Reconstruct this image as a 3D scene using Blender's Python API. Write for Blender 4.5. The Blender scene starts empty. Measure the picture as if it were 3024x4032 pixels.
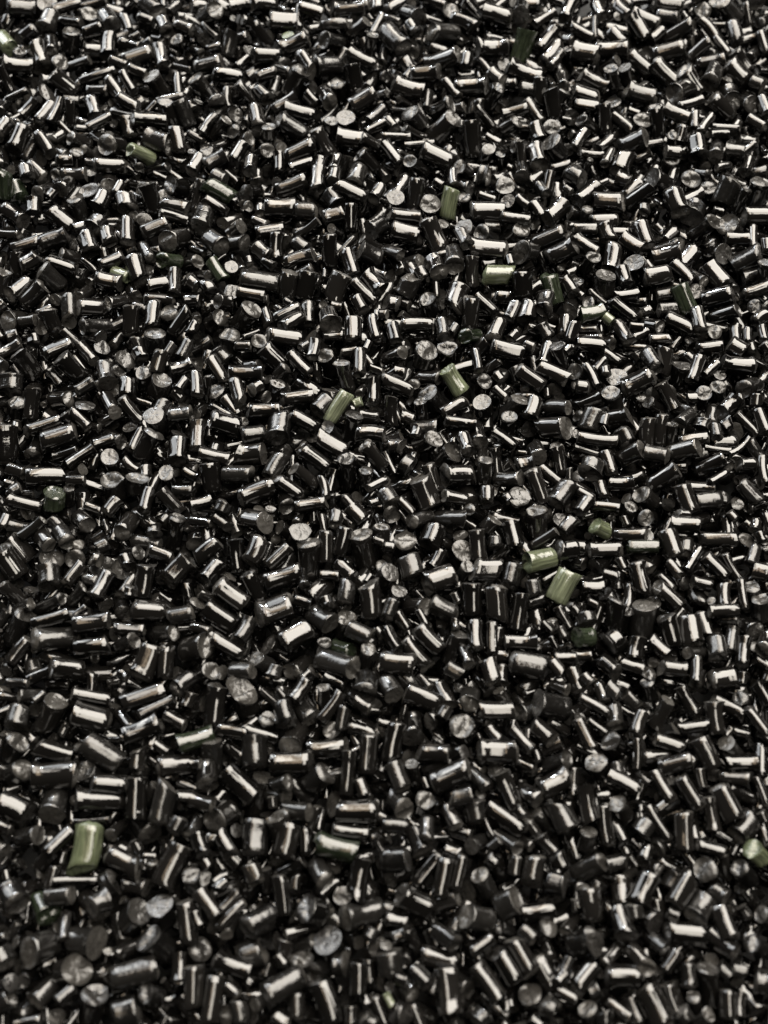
import bpy, math, random
import numpy as np

MM = 0.001
# ------------------------------------------------------------------ camera
scene = bpy.context.scene
TILT = math.radians(24)
DIST = 0.200
FWD = (0.0, math.sin(TILT), -math.cos(TILT))
cam_d = bpy.data.cameras.new("camera")
cam = bpy.data.objects.new("camera", cam_d)
scene.collection.objects.link(cam)
cam.location = (0.0, -DIST * FWD[1], -DIST * FWD[2])
cam.rotation_euler = (TILT, 0, 0)
cam_d.sensor_fit = 'VERTICAL'
cam_d.sensor_height = 24.0
cam_d.lens = 24.0 * 4600.0 / 4032.0
cam_d.clip_start = 0.01
cam_d.clip_end = 20.0
cam_d.dof.use_dof = True
cam_d.dof.focus_distance = 0.212
cam_d.dof.aperture_fstop = 11.0
scene.camera = cam

# ------------------------------------------------------------------ dim room
world = bpy.data.worlds.new("World")
scene.world = world
world.use_nodes = True
bg = world.node_tree.nodes["Background"]
bg.inputs[0].default_value = (1.0, 0.93, 0.84, 1)
bg.inputs[1].default_value = 0.010


def lamp(name, loc, target, sx, sy, radiance, col):
    d = bpy.data.lights.new(name, 'AREA')
    d.shape = 'RECTANGLE'
    d.size = sx
    d.size_y = sy
    d.energy = radiance * math.pi * sx * sy
    d.color = col
    o = bpy.data.objects.new(name, d)
    scene.collection.objects.link(o)
    from mathutils import Vector
    v = Vector(target) - Vector(loc)
    o.location = loc
    o.rotation_euler = v.to_track_quat('-Z', 'Y').to_euler()
    return o


# the room's lamps: a long bright panel overhead running away from the viewer, a dimmer warm one
# nearer, a second narrow tube to the side and one small bare bulb far off; the close side glow is added
lamp("ceiling_lamp", (0.42, 1.26, 0.90), (0.42, 1.26, 0), 1.06, 2.30, 13.5, (1.0, 0.93, 0.83))
lamp("narrow_ceiling_lamp", (-0.27, 1.25, 0.90), (-0.27, 1.25, 0), 0.16, 2.20, 9, (1.0, 0.92, 0.82))
lamp("near_ceiling_lamp", (0.22, -0.16, 0.90), (0.22, -0.16, 0), 0.36, 0.54, 10, (1.0, 0.92, 0.80))
lamp("warm_ceiling_lamp", (-0.12, 1.10, 0.91), (-0.12, 1.10, 0), 0.13, 2.6, 4, (1.0, 0.78, 0.55))
lamp("side_lamp", (-0.95, 1.35, 0.75), (-0.1, 0.4, 0), 0.22, 1.50, 9, (1.0, 0.97, 0.92))
lamp("added_veil_glow", (-0.42, 0.44, 0.24), (-0.05, 0.08, 0), 0.46, 0.34, 5.5, (0.97, 0.99, 1.0))  # added glow with no real source, stands in for the pale lens veil
lamp("small_lamp", (-0.55, 2.1, 1.0), (0, 0, 0), 0.10, 0.10, 500, (0.92, 0.96, 1.0))

scene.view_settings.view_transform = 'Standard'
scene.view_settings.look = 'None'
scene.view_settings.exposure = 0.0
scene.view_settings.gamma = 1.0
scene.cycles.filter_width = 1.4
scene.cycles.max_bounces = 6
scene.cycles.glossy_bounces = 4
scene.cycles.diffuse_bounces = 3
scene.cycles.caustics_reflective = False
scene.cycles.caustics_refractive = False
scene.cycles.sample_clamp_indirect = 4.0


# ------------------------------------------------------------------ materials
def plastic(name, base, base2, rough, rough2, streak, grain, spec=0.5, speck=0.0, coarse=0.0, sss=0.0, cut=0.60, band=0.0):
    m = bpy.data.materials.new(name)
    m.use_nodes = True
    nt = m.node_tree
    N, Lk = nt.nodes, nt.links
    b = N["Principled BSDF"]
    at = N.new('ShaderNodeAttribute'); at.attribute_name = 'loc'
    va = N.new('ShaderNodeAttribute'); va.attribute_name = 'var'

    def scaled(s):
        mp = N.new('ShaderNodeVectorMath'); mp.operation = 'MULTIPLY'
        mp.inputs[1].default_value = s
        Lk.new(at.outputs['Vector'], mp.inputs[0])
        return mp.outputs[0]

    def noise(vec, sc, det, rgh=0.5):
        n = N.new('ShaderNodeTexNoise')
        n.inputs['Scale'].default_value = sc
        n.inputs['Detail'].default_value = det
        n.inputs['Roughness'].default_value = rgh
        Lk.new(vec, n.inputs['Vector'])
        return n.outputs['Fac']

    st = noise(scaled((1, 1, 0.06)), 3.2, 3, 0.6)      # drawn lines along the strand
    gr = noise(scaled((1, 1, 1)), 6.0, 4, 0.65)        # fine grain
    co = noise(scaled((1, 1, 1)), 1.1, 2, 0.5)         # slow lumps
    # colour
    mx = N.new('ShaderNodeMix'); mx.data_type = 'RGBA'
    Lk.new(va.outputs['Fac'], mx.inputs[0])
    mx.inputs[6].default_value = (*base, 1)
    mx.inputs[7].default_value = (*base2, 1)
    col = mx.outputs[2]
    if speck > 0:
        cr = N.new('ShaderNodeMapRange')
        cr.inputs[1].default_value = cut; cr.inputs[2].default_value = cut + 0.10
        cr.inputs[3].default_value = 0.0; cr.inputs[4].default_value = speck
        Lk.new(gr, cr.inputs[0])
        m2 = N.new('ShaderNodeMix'); m2.data_type = 'RGBA'
        Lk.new(cr.outputs[0], m2.inputs[0]); Lk.new(col, m2.inputs[6])
        m2.inputs[7].default_value = (0.30, 0.28, 0.25, 1)
        col = m2.outputs[2]
    if band > 0:                                       # paler and darker drawn bands
        br = N.new('ShaderNodeMapRange')
        br.inputs[1].default_value = 0.35; br.inputs[2].default_value = 0.65
        br.inputs[3].default_value = 1 - band; br.inputs[4].default_value = 1 + band
        Lk.new(st, br.inputs[0])
        vm = N.new('ShaderNodeVectorMath'); vm.operation = 'SCALE'
        Lk.new(col, vm.inputs[0]); Lk.new(br.outputs[0], vm.inputs['Scale'])
        col = vm.outputs[0]
    Lk.new(col, b.inputs['Base Color'])
    # roughness: dusty patches
    mr = N.new('ShaderNodeMapRange')
    mr.inputs[1].default_value = 0.35; mr.inputs[2].default_value = 0.7
    mr.inputs[3].default_value = rough; mr.inputs[4].default_value = rough2
    Lk.new(co, mr.inputs[0])
    Lk.new(mr.outputs[0], b.inputs['Roughness'])
    b.inputs['Specular IOR Level'].default_value = spec
    if sss > 0:
        b.inputs['Subsurface Weight'].default_value = sss
        b.inputs['Subsurface Scale'].default_value = 0.0012
        b.inputs['Subsurface Radius'].default_value = (0.8, 1.0, 0.6)
    prev = None
    for src, h in ((st, streak), (gr, grain), (co, coarse)):
        if h <= 0:
            continue
        bp = N.new('ShaderNodeBump')
        bp.inputs['Strength'].default_value = 1.0
        bp.inputs['Distance'].default_value = h * MM
        Lk.new(src, bp.inputs['Height'])
        if prev is not None:
            Lk.new(prev, bp.inputs['Normal'])
        prev = bp.outputs['Normal']
    if prev is not None:
        Lk.new(prev, b.inputs['Normal'])
    return m


M_BLACK = plastic("glossy_black_plastic", (0.0018, 0.0017, 0.0016), (0.0060, 0.0056, 0.0052), 0.03, 0.10, 0.022, 0.0006, spec=0.75, coarse=0.016, speck=0.20, cut=0.70)
M_MATTE = plastic("dusty_charcoal_plastic", (0.0025, 0.0024, 0.0023), (0.0075, 0.0072, 0.0068), 0.09, 0.24, 0.03, 0.003, spec=0.6, coarse=0.06, speck=0.10, cut=0.64)
M_FACE = plastic("sheared_black_plastic", (0.007, 0.0066, 0.0062), (0.030, 0.0285, 0.026), 0.22, 0.46, 0.0, 0.012, spec=0.6, coarse=0.22)
M_GREEN = plastic("pale_green_plastic", (0.048, 0.056, 0.033), (0.080, 0.089, 0.060), 0.05, 0.18, 0.045, 0.003, spec=0.7, coarse=0.05, speck=0.3, cut=0.66, band=0.5)
M_DKGREEN = plastic("dark_green_plastic", (0.006, 0.0082, 0.005), (0.014, 0.018, 0.011), 0.05, 0.24, 0.045, 0.003, spec=0.7, coarse=0.05, band=0.5)
M_GFACE = plastic("sheared_green_plastic", (0.050, 0.060, 0.036), (0.080, 0.092, 0.060), 0.22, 0.40, 0.0, 0.014, coarse=0.2, band=0.3)
MATS = [M_BLACK, M_MATTE, M_FACE, M_GREEN, M_DKGREEN, M_GFACE]


# ------------------------------------------------------------------ one pellet
def pellet_geo(rs, L, r, ns, kind):
    """Barrel and two sheared ends of a chopped strand, axis along z, centred, in mm."""
    th = np.linspace(0, 2 * np.pi, ns, endpoint=False)
    a2, a3, a5 = rs.normal(0, .05), rs.normal(0, .028), rs.normal(0, .012)
    p2, p3, p5 = rs.uniform(0, 6.28, 3)
    prof = 1 + a2 * np.cos(2 * th + p2) + a3 * np.cos(3 * th + p3) + a5 * np.cos(5 * th + p5)
    for _ in range(rs.integers(0, 3)):                       # flats pressed in by the rollers
        tf = rs.uniform(0, 6.28)
        prof = np.minimum(prof, rs.uniform(.84, .95) / np.maximum(np.cos(th - tf), .3))
    prof *= r
    pinch = max(0, rs.normal(0.0, .03)) if rs.random() < .8 else rs.uniform(.04, .14)
    bend = rs.normal(0, .026) * L
    taper = rs.normal(0, .03)
    bdir = rs.uniform(0, 6.28)
    h = L / 2
    e = .035
    nr = 7 if ns > 14 else 3
    zz = np.concatenate([[-h], np.linspace(-h + e, h - e, nr), [h]])
    sc = np.concatenate([[.98], np.ones(nr), [.98]])
    u = zz / h
    wide = 1 - pinch * (1 - u * u) + taper * u
    tl = [(rs.normal(0, .10) + (rs.random() < .22) * rs.uniform(-.55, .55), rs.uniform(0, 6.28)) for _ in range(2)]
    burr = []
    for k in range(2):
        t0 = rs.uniform(0, 6.28)
        amp = rs.uniform(.04, .26) if rs.random() < .6 else 0.0
        burr.append((amp, t0, rs.uniform(1.5, 6)))
    bite = [(rs.uniform(.1, .45) * r if rs.random() < .4 else 0.0, rs.uniform(0, 6.28), rs.uniform(2, 9)) for _ in range(2)]
    V = []
    for i, z in enumerate(zz):
        rad = prof * wide[i] * sc[i]
        for k, s in ((0, -1), (1, 1)):
            amp, t0, pw = burr[k]
            near = max(0, 1 - (h - s * z) / (.28 * r + .12))
            rad = rad * (1 + amp * near * near * np.maximum(0, np.cos((th - t0) / 2)) ** pw)
        x = rad * np.cos(th); y = rad * np.sin(th)
        zc = np.full(ns, z)
        for k, s in ((0, -1), (1, 1)):
            g, ga = tl[k]
            wgt = min(1, max(0, (s * u[i] + 1) / 2)) ** 2
            ba, bt, bp_ = bite[k]
            if ba > 0 and s * u[i] > .3:
                zc = zc - s * ba * ((s * u[i] - .3) / .7) * np.maximum(0, np.cos((th - bt) / 2)) ** bp_
            zc = zc + wgt * g * (x * math.cos(ga) + y * math.sin(ga))
        b = bend * (u[i] ** 2 - .33)
        V.append(np.stack([x + b * math.cos(bdir), y + b * math.sin(bdir), zc], 1))
    nrr = len(zz)
    V = np.concatenate(V)
    j = np.arange(ns); j2 = (j + 1) % ns
    F = np.concatenate([np.stack([i * ns + j, i * ns + j2, (i + 1) * ns + j2, (i + 1) * ns + j], 1) for i in range(nrr - 1)])
    ends = []
    for k, s in ((1, 1), (0, -1)):
        rim = V[(nrr - 1) * ns:] if s > 0 else V[:ns]
        c = rim.mean(0)
        rings = [1.0, .86, .6, .3] if ns > 14 else [1.0, .55]
        pts = []
        ca = rs.uniform(0, 6.28); nx, ny = math.cos(ca), math.sin(ca)
        off = rs.uniform(-.3, .3) * r
        dep = rs.uniform(.2, .6) * rs.choice([-1, 1]) * r * (rs.random() < .8)
        cup = rs.normal(0, .10) * r
        hollow = kind == 'h' and s > 0
        for q in rings + [0.0]:
            pp = c + (rim - c) * q if q > 0 else c[None, :].copy()
            pp = pp.copy()
            if q < 1:
                dx = (pp[:, 0] - c[0]) * nx + (pp[:, 1] - c[1]) * ny - off
                step = np.clip(dx / (.3 * r) + .5, 0, 1)
                fall = min(1, (1 - q) / .2)
                pp[:, 2] += s * (dep * (step - .5) * fall + cup * (1 - q * q)) + rs.normal(0, .035 * r, len(pp)) * fall
                if hollow and q < .7:
                    pp[:, 2] -= s * .5 * L
            pts.append(pp)
        EV = np.concatenate(pts)
        nq = len(rings)
        EF = []
        for i in range(nq - 1):
            a = np.stack([i * ns + j, i * ns + j2, (i + 1) * ns + j2, (i + 1) * ns + j], 1)
            EF.append(a if s > 0 else a[:, ::-1])
        EF = np.concatenate(EF) if EF else np.zeros((0, 4), int)
        a = np.stack([(nq - 1) * ns + j, (nq - 1) * ns + j2, np.full(ns, nq * ns)], 1)
        ET = a if s > 0 else a[:, ::-1]
        ends.append((EV, EF, ET))
    return V, F, ends


def frame(az, el):
    d = np.array([math.cos(el) * math.cos(az), math.cos(el) * math.sin(az), math.sin(el)])
    up = np.array([0, 0, 1.]) if abs(d[2]) < .95 else np.array([0, 1., 0])
    x = np.cross(up, d); x /= np.linalg.norm(x)
    return np.stack([x, np.cross(d, x), d], 1)      # columns


def build_mesh(name, V, quads, tris, loc, var, mats, qm=None, tm=None, smooth=True):
    me = bpy.data.meshes.new(name)
    nq, ntri = len(quads), len(tris)
    me.vertices.add(len(V))
    me.vertices.foreach_set('co', np.ascontiguousarray(V * MM, dtype=np.float32).ravel())
    me.loops.add(nq * 4 + ntri * 3)
    li = np.concatenate([np.asarray(quads, dtype=np.int32).ravel(), np.asarray(tris, dtype=np.int32).ravel()])
    me.loops.foreach_set('vertex_index', li)
    me.polygons.add(nq + ntri)
    st = np.concatenate([np.arange(nq) * 4, nq * 4 + np.arange(ntri) * 3]).astype(np.int32)
    me.polygons.foreach_set('loop_start', st)
    me.polygons.foreach_set('use_smooth', np.full(nq + ntri, smooth))
    for m in mats:
        me.materials.append(m)
    if qm is not None:
        me.polygons.foreach_set('material_index', np.concatenate([qm, tm]).astype(np.int32))
    a = me.attributes.new('loc', 'FLOAT_VECTOR', 'POINT')
    a.data.foreach_set('vector', np.ascontiguousarray(loc, dtype=np.float32).ravel())
    a = me.attributes.new('var', 'FLOAT', 'POINT')
    a.data.foreach_set('value', np.ascontiguousarray(var, dtype=np.float32))
    me.update(calc_edges=True)
    return me


class Heap:
    """Collects many pellets into one mesh."""
    def __init__(self):
        self.V = []; self.Q = []; self.T = []; self.qm = []; self.tm = []; self.loc = []; self.var = []; self.n = 0

    def add(self, rs, c, A, L, r, ns, kind):
        V, F, ends = pellet_geo(rs, L, r, ns, kind)
        mi = 1 if kind == 'm' else 0
        off = rs.uniform(-50, 50, 3); v = rs.random()
        for (v_, q_, t_, m_) in [(V, F, None, mi)] + [(e[0], e[1], e[2], 2) for e in ends]:
            self.Q.append(q_ + self.n); self.qm.append(np.full(len(q_), m_))
            if t_ is not None:
                self.T.append(t_ + self.n); self.tm.append(np.full(len(t_), m_))
            self.V.append(v_ @ A.T + c); self.loc.append(v_ + off); self.var.append(np.full(len(v_), v))
            self.n += len(v_)

    def link(self, name):
        me = build_mesh(name, np.concatenate(self.V), np.concatenate(self.Q), np.concatenate(self.T),
                        np.concatenate(self.loc), np.concatenate(self.var), MATS, np.concatenate(self.qm), np.concatenate(self.tm))
        o = bpy.data.objects.new(name, me)
        scene.collection.objects.link(o)
        return o


def pellet_object(rs, c, A, L, r, kind, label, name, group, cat):
    from mathutils import Matrix
    V, F, ends = pellet_geo(rs, L, r, 24, kind)
    off = rs.uniform(-50, 50, 3); v = rs.random()
    root = bpy.data.objects.new(name, None)
    root.empty_display_size = r * MM
    M = Matrix([[*A[0], c[0] * MM], [*A[1], c[1] * MM], [*A[2], c[2] * MM], [0, 0, 0, 1]])
    root.matrix_world = M
    scene.collection.objects.link(root)
    root['label'] = label; root['category'] = cat; root['group'] = group
    bm = {'m': M_MATTE, 'g': M_GREEN, 'G': M_DKGREEN}.get(kind, M_BLACK)
    fm = {'g': M_GFACE, 'G': M_DKGREEN}.get(kind, M_FACE)
    none3 = np.zeros((0, 3), int)
    parts = [("barrel", V, F, none3, bm)] + [("cut_face", e[0], e[1], e[2], fm) for e in ends]
    for nm, v_, q_, t_, m_ in parts:
        me = build_mesh(nm, v_, q_, t_, v_ + off, np.full(len(v_), v), [m_])
        o = bpy.data.objects.new(nm, me)
        scene.collection.objects.link(o)
        o.parent = root
    return root


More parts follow.
